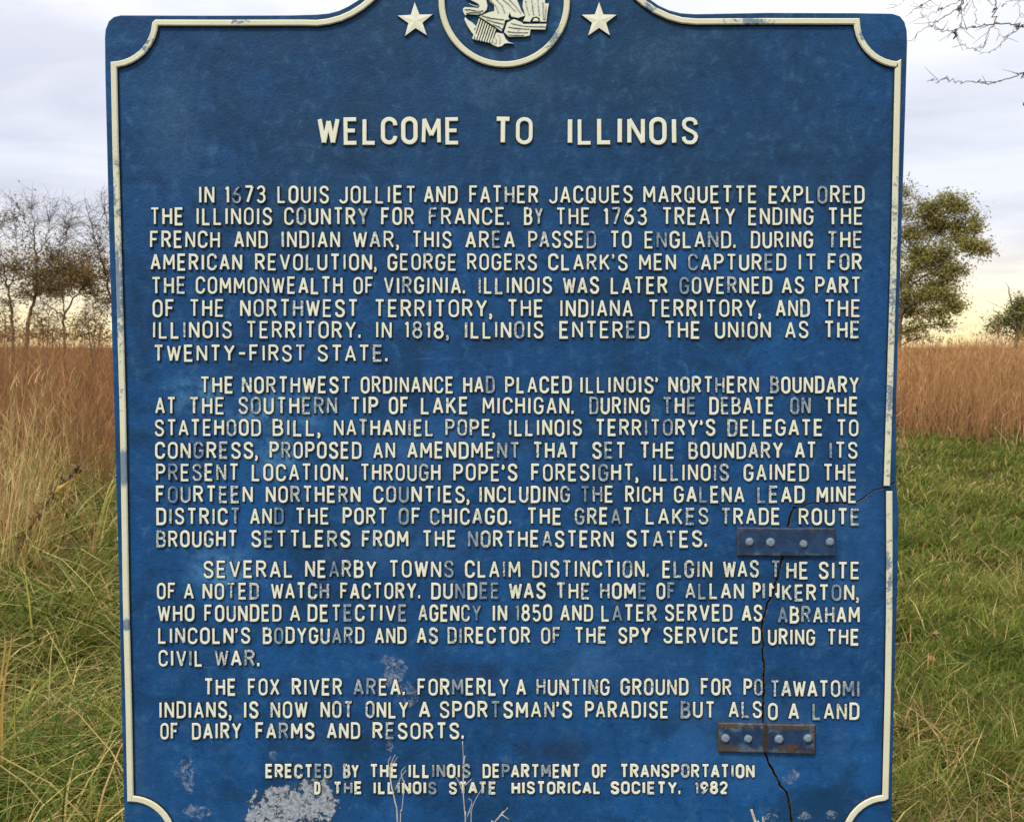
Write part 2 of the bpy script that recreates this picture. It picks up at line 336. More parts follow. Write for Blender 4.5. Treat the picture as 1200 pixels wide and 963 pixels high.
# ------------------------------------------------------------------ the marker
mk = empty('historical_marker', (0, SIGN_Y, 0))
tag(mk, 'weathered blue cast metal historical marker with cream raised lettering, cracked at lower right', 'sign')
def mkb(mb, name, mats, parent=mk, **kw):
    """vertices of marker parts are given as (board x, depth towards viewer, board z)"""
    mb.v = [(x, -d, z) for x, d, z in mb.v]
    return mb.build(name, mats, parent, **kw)
def arc(cx, cy, rx, ry, a0, a1, n=7):
    return [(cx+rx*math.cos(R(a0+(a1-a0)*i/n)), cy+ry*math.sin(R(a0+(a1-a0)*i/n))) for i in range(n+1)]
def dense(pts, step):
    out = [pts[0]]
    for a, b in zip(pts, pts[1:]):
        L = math.dist(a, b); k = max(1, int(round(L/step)))
        out += [(a[0]+(b[0]-a[0])*i/k, a[1]+(b[1]-a[1])*i/k) for i in range(1, k+1)]
    return out
CRACK = [(1050.5,565.5),(1046,567),(1040,570),(1033,572.5),(1025,574),(1014.5,581.5),(1004,588),(990,589.5),(975,588.5),(958,588),(948,591),(940,594),(930.5,595),(928,601),(926,607),(924,615),
         (921,628),(919,640),(917.5,651),(915.5,661),(913,669),(912.5,675),(908,685),(907,693.5),(903,701),(899.5,707),(897,717),(894,726),(892.7,740),(893.7,750),(895,757),(894,763),(894,773),
         (895.5,777.5),(896.5,783),(895,790),(895.6,798),(895.6,807),(895,817.5),(894.5,828),(894.5,845),(895,862),(897,882.5),(899.5,890.5),(906,903),(914,919),(921.5,928.5),(924,936.5),(926.5,947.5),(927.5,958.5),(929,975),(931,990),(930,1003)]
def crack_pts():
    p = dense(CRACK, 3.0); r = random.Random(3); out = []
    for i, q in enumerate(p):
        j = 0 if i in (0, len(p)-1) else 0.55
        out.append((q[0]+r.uniform(-j, j), q[1]+r.uniform(-j, j)))
    return out
CK = crack_pts()
def offs(poly, d, closed=False):
    """offset a polyline to its left by d (photo axes, y down)"""
    n = len(poly); out = []
    for i in range(n):
        a = poly[(i-1) % n] if (closed or i > 0) else poly[i]; b = poly[(i+1) % n] if (closed or i < n-1) else poly[i]
        p = poly[i]
        def nrm(u, v):
            L = math.dist(u, v)
            return None if L < 1e-9 else (-(v[1]-u[1])/L, (v[0]-u[0])/L)
        n1, n2 = nrm(a, p), nrm(p, b)
        if n1 is None: n1 = n2
        if n2 is None: n2 = n1
        mx, my = n1[0]+n2[0], n1[1]+n2[1]; L2 = mx*mx+my*my
        dd = d[i] if isinstance(d, (list, tuple)) else d
        if L2 < 0.35: mx, my = n1; k = dd
        else: k = 2*dd/L2
        out.append((p[0]+mx*k, p[1]+my*k))
    return out
rg = random.Random(11)
gapw = []
for q in CK:                       # the crack is hair-thin at the right end and opens downwards
    g_ = 0.38 if q[0] > 935 else 0.92
    gapw.append(g_*rg.uniform(0.65, 1.25))
side_a = offs(CK, [g for g in gapw]); side_b = offs(CK, [-g for g in gapw])
# decide which side belongs to the main plate (the one further left / up)
if side_a[60][0] > side_b[60][0]: side_a, side_b = side_b, side_a
left_edge = [(147,985),(145.5,963),(142,820),(139.5,700),(136.5,590),(133.5,480),(130.2,370),(127.6,280),(125,170),(123,90),(122.5,45)]
main_out = [(930,1003),(400,1003.5),(165,1003)] + arc(165,985,18,18,90,180,5)[1:] + left_edge[1:] + [(123.2,35),(127,25),(133,19.8),(141,18),
   (250,18.3),(340,18),(370,17.2),(385,15.8),(397,12.6),(408,7.5),(420,0),(432,-10),(443,-22),(453,-36),(462,-52)] + arc(597,-55,132,80,180,360,22)[1:-1] + \
   [(731,-48),(739,-32),(746,-18),(754,-8),(762,-0.5),(772,6.5),(784,12),(798,15.5),(815,16.6),(900,15),(1000,15.3),(1046,16),(1055,19),(1060.5,26),(1063,36),(1063.5,50),
    (1061.5,120),(1059,200),(1056.5,280),(1053,380),(1050.5,480)]
main_poly = main_out + side_a          # CRACK runs right edge -> bottom
piece_poly = side_b + [(1000,1003),(1027,1003),(1038,999),(1044,990),(1045.5,975),(1046,900),(1048.5,800),(1051.5,700),(1053.5,600)]
def plate_mesh(poly, name, thick=0.018, bev=1.2):
    q = [poly[0]]
    for p in poly[1:]:
        if math.dist(p, q[-1]) > 0.05: q.append(p)
    poly = q
    if sum(a[0]*b[1]-b[0]*a[1] for a, b in zip(poly, poly[1:]+poly[:1])) < 0: poly = poly[::-1]
    cks = set(side_a) | set(side_b); inner = offs(poly, [0.6 if p in cks else bev for p in poly], True)
    front = [(bp(*p)) for p in inner]; rim = [(bp(*p)) for p in poly]
    n = len(poly); mb = MB()
    vs = [(x, 0.0, z) for x, z in front] + [(x, -bev*PX, z) for x, z in rim] + [(x, -thick, z) for x, z in rim]
    fs = []; ms = []
    tri = geometry.tessellate_polygon([[Vector((x, z, 0)) for x, z in front]])
    for t in tri:
        a, b, c = (front[i] for i in t)
        s = (b[0]-a[0])*(c[1]-a[1])-(b[1]-a[1])*(c[0]-a[0])
        fs.append(list(t) if s > 0 else list(t)[::-1]); ms.append(0)
    tb = geometry.tessellate_polygon([[Vector((x, z, 0)) for x, z in rim]])
    for t in tb: fs.append([2*n+i for i in t]); ms.append(0)
    ckset = set(side_a) | set(side_b)
    for i in range(n):
        j = (i+1) % n; ck = poly[i] in ckset and poly[j] in ckset
        fs.append([i, j, n+j, n+i]); ms.append(1 if ck else 0)
        fs.append([n+i, n+j, 2*n+j, 2*n+i]); ms.append(1 if ck else 0)
    mb.add(vs, fs, ms)
    o = mkb(mb, name, [M['board'], M['crack']])
    bm = bmesh.new(); bm.from_mesh(o.data); bmesh.ops.recalc_face_normals(bm, faces=bm.faces); bm.to_mesh(o.data); bm.free()
    return o
plate_mesh(main_poly, 'board')
tag(plate_mesh(piece_poly, 'broken_corner'), 'cracked off lower right corner of the blue board')
def strip_px(mb, pts, w_px, h, mtop, mside, closed=False, wear=0.4, z0=0.0, topk=0.66, baseadd=2.0):
    """raised ridge with sloped sides along a pixel polyline: blue flanks darkened as painted shadow, cream top"""
    q = [pts[0]]
    for p in pts[1:]:
        if math.dist(p, q[-1]) > 0.02: q.append(p)
    pts = q
    h1 = h*0.72
    rows = [(w_px/2+baseadd/2, z0-0.0006), (w_px/2, z0+h1), (w_px/2*topk, z0+h)]
    P = [offs(pts, s*r[0], closed) for s in (1, -1) for r in rows]      # L0 L1 L2 R0 R1 R2
    n = len(pts); vs = []; zs = [r[1] for r in rows]*2
    if not closed:
        e0 = (pts[0][0]-pts[1][0], pts[0][1]-pts[1][1]); e1 = (pts[-1][0]-pts[-2][0], pts[-1][1]-pts[-2][1])
        for e, i in ((e0, 0), (e1, n-1)):
            L = math.hypot(*e) or 1.0
            for k in range(6):
                ext = (baseadd/2, 0.0, -w_px*0.12)[k % 3]
                x, y = P[k][i]; P[k] = list(P[k]); P[k][i] = (x+e[0]/L*ext, y+e[1]/L*ext)
    for k in range(6):
        for p in P[k]:
            x, z = bp(*p); vs.append((x, zs[k], z))
    fs = []; ms = []
    for i in range(n if closed else n-1):
        j = (i+1) % n
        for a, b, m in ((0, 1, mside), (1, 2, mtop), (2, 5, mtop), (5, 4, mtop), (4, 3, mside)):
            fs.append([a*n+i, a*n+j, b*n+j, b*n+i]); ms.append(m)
    if not closed:
        for i in (0, n-1):
            fs.append([0*n+i, 1*n+i, 4*n+i, 3*n+i]); ms.append(mside)
            fs.append([1*n+i, 2*n+i, 5*n+i, 4*n+i]); ms.append(mtop)
    mb.add(vs, fs, ms, wear)
# border ridge, two runs: upper (main plate) and lower right (broken corner)
bl = [(204,986),(203.5,976)] + arc(154,984,50,50,-12,-88,9) + [(154,934),(152,830),(148.7,700),(147,590),(145,480),(142,370),(139.5,280),(136.5,170),(134.6,77)] + \
     arc(132,26,51,51,90,4,10)[1:] + [(184.5,28),(270,28.2),(355,28),(372,28.4),(386,26.6),(400,22.8),(412,17.4),(424,10),(434,2),(443,-7),(453,-19),(462,-33),(470,-48)] + \
     arc(597,-55,121,70,172,368,22)[1:-1] + [(723,-46),(730,-30),(737,-15),(745,-3),(755,5.5),(767,13.5),(783,21),(798,25.2),(815,26.8),(900,26.3),(1003,26.5)] + arc(1054,26,51,51,178,94,10)[1:] + \
     [(1051.2,76.5),(1049,180),(1047,280),(1044,380),(1041,480),(1038.2,569)]
br = [(1041,575),(1041.3,640),(1041,720),(1039.5,810),(1036.5,932)] + arc(1038,982,49,49,-94,-170,9) + [(989.5,978),(990,986),(933.5,986.5)]
bl = [(926,986.5),(600,987),(300,986.5)] + bl
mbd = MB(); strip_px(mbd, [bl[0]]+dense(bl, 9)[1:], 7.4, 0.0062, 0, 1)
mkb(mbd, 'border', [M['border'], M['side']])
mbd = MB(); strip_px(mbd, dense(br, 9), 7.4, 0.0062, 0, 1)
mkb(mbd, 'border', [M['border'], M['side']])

# ------------------------------------------------------------------ lettering
W_, H_ = 0.52, 0.26
def O_(w=W_): r = w/2; return arc(r, 1-.25, r, .25, 0, 180, 8) + arc(r, .25, r, .25, 180, 360, 8) + [(w, .75)]
G_ = {
 'A': (.56, [[(0,0),(.28,1),(.56,0)], [(.10,.30),(.46,.30)]]),
 'B': (.52, [[(0,.53),(0,1),(.28,1)]+arc(.27,.765,.21,.235,90,-90,7)+[(0,.53)], [(.28,.53)]+arc(.28,.265,.24,.265,90,-90,8)+[(0,0),(0,.53)]]),
 'C': (.52, [[(.52,.72)]+arc(.26,.75,.26,.25,10,180,8)+arc(.26,.25,.26,.25,180,350,8)+[(.52,.28)]]),
 'D': (.52, [[(0,0),(0,1),(.27,1)]+arc(.27,.75,.25,.25,90,0,6)+arc(.27,.25,.25,.25,0,-90,6)+[(0,0)]]),
 'E': (.46, [[(.46,1),(0,1),(0,0),(.46,0)], [(0,.52),(.40,.52)]]),
 'F': (.46, [[(.46,1),(0,1),(0,0)], [(0,.52),(.38,.52)]]),
 'G': (.54, [[(.52,.74)]+arc(.26,.75,.26,.25,10,180,8)+arc(.26,.25,.26,.25,180,350,8)+[(.53,.46),(.29,.46)]]),
 'H': (.52, [[(0,0),(0,1)],[(.52,0),(.52,1)],[(0,.52),(.52,.52)]]),
 'I': (.0, [[(0,0),(0,1)]]),
 'J': (.44, [[(.44,1),(.44,.24)]+arc(.22,.23,.22,.23,0,-170,9)]),
 'K': (.52, [[(0,0),(0,1)],[(.50,1),(.02,.40)],[(.17,.58),(.52,0)]]),
 'L': (.44, [[(0,1),(0,0),(.44,0)]]),
 'M': (.66, [[(0,0),(.02,1),(.33,.30),(.64,1),(.66,0)]]),
 'N': (.54, [[(0,0),(0,1),(.54,0),(.54,1)]]),
 'O': (.52, [O_()]), '0': (.50, [O_(.50)]),
 'P': (.50, [[(0,0),(0,1),(.26,1)]+arc(.26,.745,.24,.255,90,-90,8)+[(0,.49)]]),
 'Q': (.54, [O_(), [(.30,.28),(.56,-.05)]]),
 'R': (.52, [[(0,0),(0,1),(.26,1)]+arc(.26,.755,.24,.245,90,-90,8)+[(0,.51)], [(.25,.51),(.52,0)]]),
 'S': (.50, [[(.49,.75),(.46,.89),(.37,.975),(.25,1),(.13,.98),(.03,.89),(.01,.76),(.05,.64),(.15,.56),(.36,.45),(.46,.37),(.50,.25),(.46,.11),(.37,.02),(.25,0),(.12,.02),(.03,.11),(0,.25)]]),
 'T': (.52, [[(0,1),(.52,1)],[(.26,1),(.26,0)]]),
 'U': (.52, [[(0,1),(0,.25)]+arc(.26,.25,.26,.25,180,360,9)+[(.52,1)]]),
 'V': (.56, [[(0,1),(.28,0),(.56,1)]]),
 'W': (.76, [[(0,1),(.19,0),(.38,.92),(.57,0),(.76,1)]]),
 'X': (.54, [[(0,0),(.54,1)],[(0,1),(.54,0)]]),
 'Y': (.56, [[(0,1),(.28,.48),(.56,1)],[(.28,.48),(.28,0)]]),
 'Z': (.50, [[(0,1),(.5,1),(0,0),(.5,0)]]),
 '1': (.14, [[(0,.82),(.14,1),(.14,0)]]),
 '2': (.48, [[(0,.74)]+arc(.24,.75,.24,.25,170,-20,9)+[(.42,.55),(0,0),(.48,0)]]),
 '3': (.48, [[(.02,.82)]+arc(.23,.77,.22,.23,150,-80,9)+[(.16,.54)],[(.24,.54)]+arc(.24,.27,.24,.27,80,-160,10)]),
 '5': (.48, [[(.44,1),(.05,1),(.03,.54),(.14,.61)]+arc(.23,.31,.25,.31,90,-155,10)]),
 '6': (.48, [[(.40,1),(.22,.83),(.06,.56),(0,.28)]+arc(.24,.27,.24,.27,180,540,14)]),
 '7': (.48, [[(0,1),(.48,1),(.15,0)]]),
 '8': (.48, [arc(.24,.77,.20,.23,-90,270,14), arc(.24,.27,.24,.27,90,450,14)]),
 '9': (.48, [[(.08,0),(.26,.17),(.42,.44),(.48,.72)]+arc(.24,.73,.24,.27,0,360,14)]),
 '.': (.16, [[(.0,.07),(.16,.07)]]), ',': (.14, [[(.0,.08),(.14,.08)],[(.11,.08),(.10,-.08),(.02,-.20)]]),
 "'": (.13, [[(.0,.94),(.13,.94)],[(.10,.94),(.09,.82),(.02,.70)]]), '-': (.40, [[(0,.47),(.40,.47)]]),
}
LINES = [  # top, bottom of capitals, words with their photo extents
 ('title_lettering', 138, 170.5, 4.9, [('WELCOME',372.5,539.5),('TO',579.5,624.5),('ILLINOIS',665.5,818)]),
 (0,218,239,0,[('IN',234,252),('1673',264,312),('LOUIS',325.5,386),('JOLLIET',397.5,487.5),('AND',497,536.5),('FATHER',550,631),('JACQUES',643,741.5),('MARQUETTE',753.5,887),('EXPLORED',900.5,1012.5)]),
 (0,243.5,264.5,0,[('THE',176.5,216),('ILLINOIS',231,319.5),('COUNTRY',333.5,432),('FOR',447,485.5),('FRANCE.',502.5,598.5),('BY',614,636.5),('THE',651.5,691.5),('1763',707,758),('TREATY',775.5,861.5),('ENDING',876.5,953),('THE',969.5,1011)]),
 (0,271,291.5,0,[('FRENCH',176.5,258.5),('AND',275,314.5),('INDIAN',330.5,399),('WAR,',414,468.5),('THIS',483,529.5),('AREA',545.5,603.5),('PASSED',619,698.5),('TO',714.5,740),('ENGLAND.',755,863),('DURING',879.5,952.5),('THE',969,1010)]),
 (0,297.5,317.5,0,[('AMERICAN',177,284.5),('REVOLUTION,',299.5,442.5),('GEORGE',454.5,535.5),('ROGERS',547.5,629.5),("CLARK'S",642.5,735.5),('MEN',748.5,792),('CAPTURED',806,921),('IT',935.5,956.5),('FOR',969.5,1009.5)]),
 (0,324.5,345,0,[('THE',178,218.5),('COMMONWEALTH',230,402),('OF',414.5,438.5),('VIRGINIA.',450,546.5),('ILLINOIS',561,647),('WAS',659.5,702),('LATER',715.5,782),('GOVERNED',796,904.5),('AS',915.5,942),('PART',955,1008)]),
 (0,351,372,0,[('OF',179.5,205.5),('THE',222.5,263.5),('NORTHWEST',282,420),('TERRITORY,',439,577.5),('THE',594.5,637),('INDIANA',656.5,741.5),('TERRITORY,',759.5,892),('AND',908.5,948.5),('THE',965.5,1008)]),
 (0,376.5,397,0,[('ILLINOIS',180,272.5),('TERRITORY.',289,424.5),('IN',441,459.5),('1818,',474,527),('ILLINOIS',545,637),('ENTERED',655.5,761),('THE',778.5,820.5),('UNION',837.5,903),('AS',919.5,947),('THE',965,1007)]),
 (0,404,424,0,[('TWENTY-FIRST',180.5,358.5),('STATE.',372.5,456)]),
 (0,441,461,0,[('THE',235,274.5),('NORTHWEST',284,411.5),('ORDINANCE',423,532),('HAD',543,580),('PLACED',592,670),("ILLINOIS'",680,771.5),('NORTHERN',783,889),('BOUNDARY',902,1006)]),
 (0,465,485.5,0,[('AT',182.5,207),('THE',222,264),('SOUTHERN',280,395.5),('TIP',411,443.5),('OF',456,479.5),('LAKE',493.5,549),('MICHIGAN.',565.5,673.5),('DURING',690.5,761.5),('THE',776,815.5),('DEBATE',831,907),('ON',925.5,949.5),('THE',965.5,1005)]),
 (0,491,511,0,[('STATEHOOD',182,306.5),('BILL,',320,376.5),('NATHANIEL',391.5,508.5),('POPE,',522,581),('ILLINOIS',596.5,682),("TERRITORY'S",697.5,838),('DELEGATE',852,964),('TO',980,1005.5)]),
 (0,517.5,537.5,0,[('CONGRESS,',182.5,303.5),('PROPOSED',316.5,424),('AN',437.5,463.5),('AMENDMENT',477.5,609),('THAT',624.5,678),('SET',694,733),('THE',749.5,790.5),('BOUNDARY',806.5,917),('AT',931,956),('ITS',971.5,1004.5)]),
 (0,543,563.5,0,[('PRESENT',183.5,280.5),('LOCATION.',295.5,409.5),('THROUGH',422.5,516.5),("POPE'S",531.5,606.5),('FORESIGHT,',622.5,748.5),('ILLINOIS',765.5,854),('GAINED',871,947.5),('THE',964,1003.5)]),
 (0,569,589,0,[('FOURTEEN',183.5,297),('NORTHERN',312,423),('COUNTIES,',438,551),('INCLUDING',562,668),('THE',680,719),('RICH',732.5,776),('GALENA',789.5,872),('LEAD',887,942.5),('MINE',956.5,1003.5)]),
 (0,594.5,614.5,0,[('DISTRICT',184,282),('AND',293.5,333),('THE',346.5,386.5),('PORT',402,454.5),('OF',467.5,493.5),('CHICAGO.',504,600.5),('THE',617.5,658.5),('GREAT',673.5,741),('LAKES',756.5,830),('TRADE',844.5,914),('ROUTE',935.5,1007)]),
 (0,621,641,0,[('BROUGHT',184,279),('SETTLERS',295,411),('FROM',424.5,479),('THE',495,535),('NORTHEASTERN',548.5,719),('STATES.',734,829.5)]),
 (0,656,676.5,0,[('SEVERAL',239,344),('NEARBY',358,441.5),('TOWNS',456,532),('CLAIM',545,610),('DISTINCTION.',623.5,761.5),('ELGIN',776,834.5),('WAS',847,889),('T',903,914),('HE',921,947),('SITE',959,1007)]),
 (0,682,701.5,0,[('OF',184.5,207),('A',216,228),('NOTED',238,304),('WATCH',318,386),('FACTORY.',399,494),('DUNDEE',505.5,585.5),('WAS',596.5,639.5),('THE',651.5,691.5),('HOME',703,758),('OF',769,791.5),('ALLAN',802.5,871.5),('PI',882,896),('NKERTON,',901,1006.5)]),
 (0,707.5,727.5,0,[('WHO',185.5,228.5),('FOUNDED',240,330.5),('A',340,352.5),('DETECTIVE',361,477.5),('AGENCY',490.5,564),('IN',577.5,594.5),('1850',603.5,647),('AND',656.5,695),('LATER',704.5,769.5),('SERVED',779,858),('AS',869,893),('ABRAHAM',911,1007)]),
 (0,734,753.5,0,[("LINCOLN'S",186,294),('BODYGUARD',308.5,427.5),('AND',439.5,476.5),('AS',488.5,513.5),('DIRECTOR',524.5,621.5),('OF',634,657.5),('THE',673,711),('SPY',724.5,762.5),('SERVICE',777,865.5),('D',881,891),('URING',899.5,955),('THE',968.5,1006.5)]),
 (0,760.5,780,0,[('CIVIL',186.5,238.5),('WAR.',252,306)]),
 (0,794,814,0,[('THE',239.5,277.5),('FOX',291,328),('RIVER',342.5,401.5),('AREA.',414.5,476),('FORMERLY',489.5,596.5),('A',605,616.5),('HUNTING',628.5,714.5),('GROUND',727,806.5),('FOR',821,857),('PO',871,893.5),('TAWATOMI',902,1006.5)]),
 (0,820.5,840.5,0,[('INDIANS,',187.5,272.5),('IS',286.5,303.5),('NOW',317.5,361),('NOT',376,414),('ONLY',428.5,479),('A',491,504.5),("SPORTSMAN'S",515.5,670.5),('PARADISE',685.5,783.5),('BUT',797.5,837.5),('ALS',853.5,892.5),('O',899.5,911),('A',923.5,936),('LAND',951.5,1006.5)]),
 (0,845.5,865,0,[('OF',188.5,210),('DAIRY',225.5,283.5),('FARMS',300,369),('AND',383.5,422.5),('RESORTS.',437,545)]),
 (0,894,910.5,2.9,[('ERECTED',311.5,390),('BY',402.5,421),('THE',433.5,467),('ILLINOIS',479,551.5),('DEPARTMENT',565.5,680),('OF',693.5,712),('TRANSPORTATION',726.5,884)]),
 (0,914.5,929.5,2.9,[('D',368.5,376),('THE',391,425),('ILLINOIS',438,512),('STATE',526,582),('HISTORICAL',599.5,704),('SOCIETY.',715.5,798.5),('1982',813.5,852.5)]),
]
ck_arr = np.array(dense(CRACK, 1.0))
def crack_x(y):
    j = np.argmin(np.abs(ck_arr[:, 1]-y) + (ck_arr[:, 0] > 940)*1000); return ck_arr[j, 0]
lr = random.Random(5)
def letter_strokes(strokes):
    """break a stroke where the crack runs through it"""
    out = []
    for s in strokes:
        a = np.array(s)
        if a[:, 0].max() < 885 or a[:, 1].min() < 580 : out.append(s); continue
        d = np.array(dense(list(s), 0.5)); dist = np.min(np.hypot(d[:, None, 0]-ck_arr[None, :, 0], d[:, None, 1]-ck_arr[None, :, 1]), axis=1)
        if dist.min() > 1.8: out.append(s); continue
        run = []
        for p, q in zip(d, dist):
            if q > 1.8: run.append((float(p[0]), float(p[1])))
            else:
                if len(run) > 3: out.append(run)
                run = []
        if len(run) > 3: out.append(run)
    return out
def split_sharp(q):
    if len(q) > 6 and math.dist(q[0], q[-1]) < 0.05: return [q]
    out = []; cur = [q[0]]
    for i in range(1, len(q)-1):
        cur.append(q[i]); a = (q[i][0]-q[i-1][0], q[i][1]-q[i-1][1]); b = (q[i+1][0]-q[i][0], q[i+1][1]-q[i][1])
        if (a[0]*b[0]+a[1]*b[1])/(math.hypot(*a)*math.hypot(*b)+1e-9) < -0.2: out.append(cur); cur = [q[i]]
    return out+[cur+[q[-1]]]
def text_line(name, y0, y1, th, words):
    mb = MB(); th = th or 2.75
    for wi, (word, x0, x1) in enumerate(words):
        g = 0.34; ws = [G_[ch][0] for ch in word]; gaps = []
        for a, b in zip(word, word[1:]):
            gaps.append(g*(0.62 if b in ".,'" else 1.0)*(1.12 if a == 'I' or b == 'I' else 1.0)*(0.85 if (a+b) in ('AT','TA','AV','AY','AW','WA','LT','PA','FA') else 1))
        tot = sum(ws)+sum(gaps)
        cap0, cap1 = y1-th/2, y0+th/2; hh = cap0-cap1
        sx = (x1-x0-th)/tot if tot > 0.01 else hh
        x = x0+th/2
        if len(word) == 1 and word != 'I': sx = (x1-x0-th)/ws[0]
        for k, ch in enumerate(word):
            wgt, strokes = G_[ch]
            xm = x + wgt*sx/2
            dy = lr.uniform(-.35, .35); rot = lr.uniform(-.012, .012)
            slope = 0.6*(1-xm/450) if xm < 450 and y0 > 640 else 0.0
            if y0 > 585 and y0 < 640 and xm > 930: dy += 0.8
            if 640 < y0 < 890 and xm > crack_x((y0+y1)/2): dy += 2.0
            dy += slope
            wear = min(1.1, max(0.0, lr.gauss(0.36 + (0.10 if y0 > 430 else 0.0), 0.32))); thk = th*lr.uniform(0.90, 1.12)
            if y0 < 200: wear *= 0.35
            if ch == '.': thk = th*1.35
            px_str = []
            for s in strokes:
                q = []
                for (a, b) in s:
                    X = x+a*sx; Y = cap0-b*hh
                    q.append((X - (Y-(cap0+cap1)/2)*rot, Y + (X-xm)*rot + dy))
                px_str.append(q)
            px_str = letter_strokes([u for q in px_str for u in split_sharp(q)])
            for si, q in enumerate(px_str):
                cl = len(q) > 6 and math.dist(q[0], q[-1]) < 0.05
                if cl: q = q[:-1]
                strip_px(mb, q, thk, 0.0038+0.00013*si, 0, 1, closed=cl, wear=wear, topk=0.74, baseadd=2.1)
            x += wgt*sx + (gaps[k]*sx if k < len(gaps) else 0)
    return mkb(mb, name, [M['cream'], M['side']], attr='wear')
for ln in LINES: text_line(ln[0] or 'text_line', ln[1], ln[2], ln[3], ln[4])

# ------------------------------------------------------------------ seal: rim, emblem, stars
def raised_poly(mb, polys, h, mt=0, ms_=1, z0=0.0, wear=0.3, inset=0.5):
    for pi_, poly in enumerate(polys):
        if sum(a[0]*b[1]-b[0]*a[1] for a, b in zip(poly, poly[1:]+poly[:1])) < 0: poly = poly[::-1]
        top = offs(poly, inset, True); n = len(poly); hh = h+0.00017*pi_
        T = [bp(*p) for p in top]; B = [bp(*p) for p in poly]
        vs = [(x, z0+hh, z) for x, z in T] + [(x, z0+hh*0.75, z) for x, z in B] + [(x, z0-0.0006, z) for x, z in B]
        fs = [list(t) for t in geometry.tessellate_polygon([[Vector((x, z, 0)) for x, z in T]])]; ms = [mt]*len(fs)
        for i in range(n):
            j = (i+1) % n
            fs.append([i, j, n+j, n+i]); ms.append(mt); fs.append([n+i, n+j, 2*n+j, 2*n+i]); ms.append(ms_)
        mb.add(vs, fs, ms, wear)
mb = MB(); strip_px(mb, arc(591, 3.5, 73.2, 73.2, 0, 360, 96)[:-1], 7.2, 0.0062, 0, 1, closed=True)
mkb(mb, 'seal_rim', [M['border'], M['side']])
E = lambda L: [(500+x/6.667, y/6.667) for x, y in L]
eagle = [
 E([(305,-10),(350,14),(402,40),(414,60),(398,68),(345,66),(300,63),(284,76),(285,102),(302,131),(320,120),(400,126),(440,114),(470,86),(477,55),(462,-10)]),
 E([(478,-10),(498,25),(526,52),(530,95),(480,106),(450,120),(408,138),(500,196),(585,256),(606,205),(613,167),(650,163),(638,140),(650,112),(662,140),(715,151),(772,132),(742,95),(700,-10)]),
 E([(755,-10),(748,62),(772,134),(752,176),(806,181),(826,148),(856,140),(880,152),(886,180),(935,180),(944,110),(956,34),(926,36),(925,-10)]),
 E([(628,186),(682,157),(740,182),(756,196),(938,194),(926,242),(812,240),(806,288),(762,297),(640,297),(604,262)]),
 E([(543,262),(600,272),(618,312),(640,335),(680,348),(640,348),(608,352),(590,370),(556,378),(520,362),(490,345),(498,322),(525,300)]),
 E([(300,140),(330,170),(352,180),(390,215),(372,240),(398,300),(380,300),(350,262),(318,212),(296,165)]),
 E([(305,-25),(462,-25),(430,-150),(330,-240),(240,-330),(200,-200)]),
 E([(478,-25),(925,-25),(1000,-200),(950,-340),(830,-200),(720,-150),(690,-330),(560,-340),(540,-180)]),
]
for i in range(8):                                    # stripes of the shield
    x0 = 410+i*17.5; y0 = 152+i*11.5
    eagle.append(E([(x0,y0),(x0+10,y0+6),(x0-42+i*2,y0+170-i*7),(x0-54+i*2,y0+160-i*7)]))
mb = MB(); raised_poly(mb, eagle, 0.0046, wear=0.52, inset=0.45)
raised_poly(mb, [arc(500+852/6.667, 178/6.667, 3.4, 4.2, 180, 360, 8)], 0.0065, wear=0.2)
for L in ([(330,40),(372,56),(404,62)],[(300,84),(340,82),(400,96),(440,92)],[(310,112),(350,104),(420,106)],[(500,10),(545,60),(560,110)],[(540,0),(590,50),(610,110)],[(590,0),(640,40),(690,95)],[(640,0),(690,50),(735,110)],
          [(430,130),(500,150),(600,160)],[(470,160),(530,180),(600,195)],[(520,200),(560,215),(592,235)],[(660,190),(700,200),(760,212)],[(640,220),(700,230),(800,235)],[(630,255),(690,262),(790,262)],[(640,280),(700,284),(760,284)],
          [(775,20),(782,70),(800,125)],[(820,10),(826,60),(835,125)],[(866,5),(872,60),(880,130)],[(908,30),(910,90),(912,160)],[(930,60),(928,110),(920,165)],[(560,280),(575,310),(570,350)],[(530,290),(545,320),(540,350)],[(505,320),(520,335),(530,352)],
          [(765,212),(850,216),(925,218)]):
    strip_px(mb, E(L), 0.8, 0.0012, 0, 1, z0=0.0052, wear=0.75, baseadd=0.5)
mkb(mb, 'eagle_emblem', [M['cream'], M['side']], attr='wear')
for cx, cy, rot in ((487, 25.5, -2), (701.8, 25.3, 0)):
    mb = MB(); pts = []
    for k in range(10):
        r = 21.5 if k % 2 == 0 else 8.6; a = R(-90+36*k+rot); pts.append((cx+r*math.cos(a), cy+r*math.sin(a)))
    B = [bp(*p) for p in pts]; c = bp(cx, cy)
    vs = [(c[0], 0.0056, c[1])] + [(x, 0.0044, z) for x, z in B] + [(x+(x-c[0])*0.06, -0.0006, z+(z-c[1])*0.06) for x, z in B]
    fs = []; ms = []
    for k in range(10):
        j = (k+1) % 10; fs.append([0, 1+k, 1+j]); ms.append(0); fs.append([1+k, 11+k, 11+j, 1+j]); ms.append(1)
    mb.add(vs, fs, ms, 0.3); mkb(mb, 'star', [M['cream'], M['side']], attr='wear')

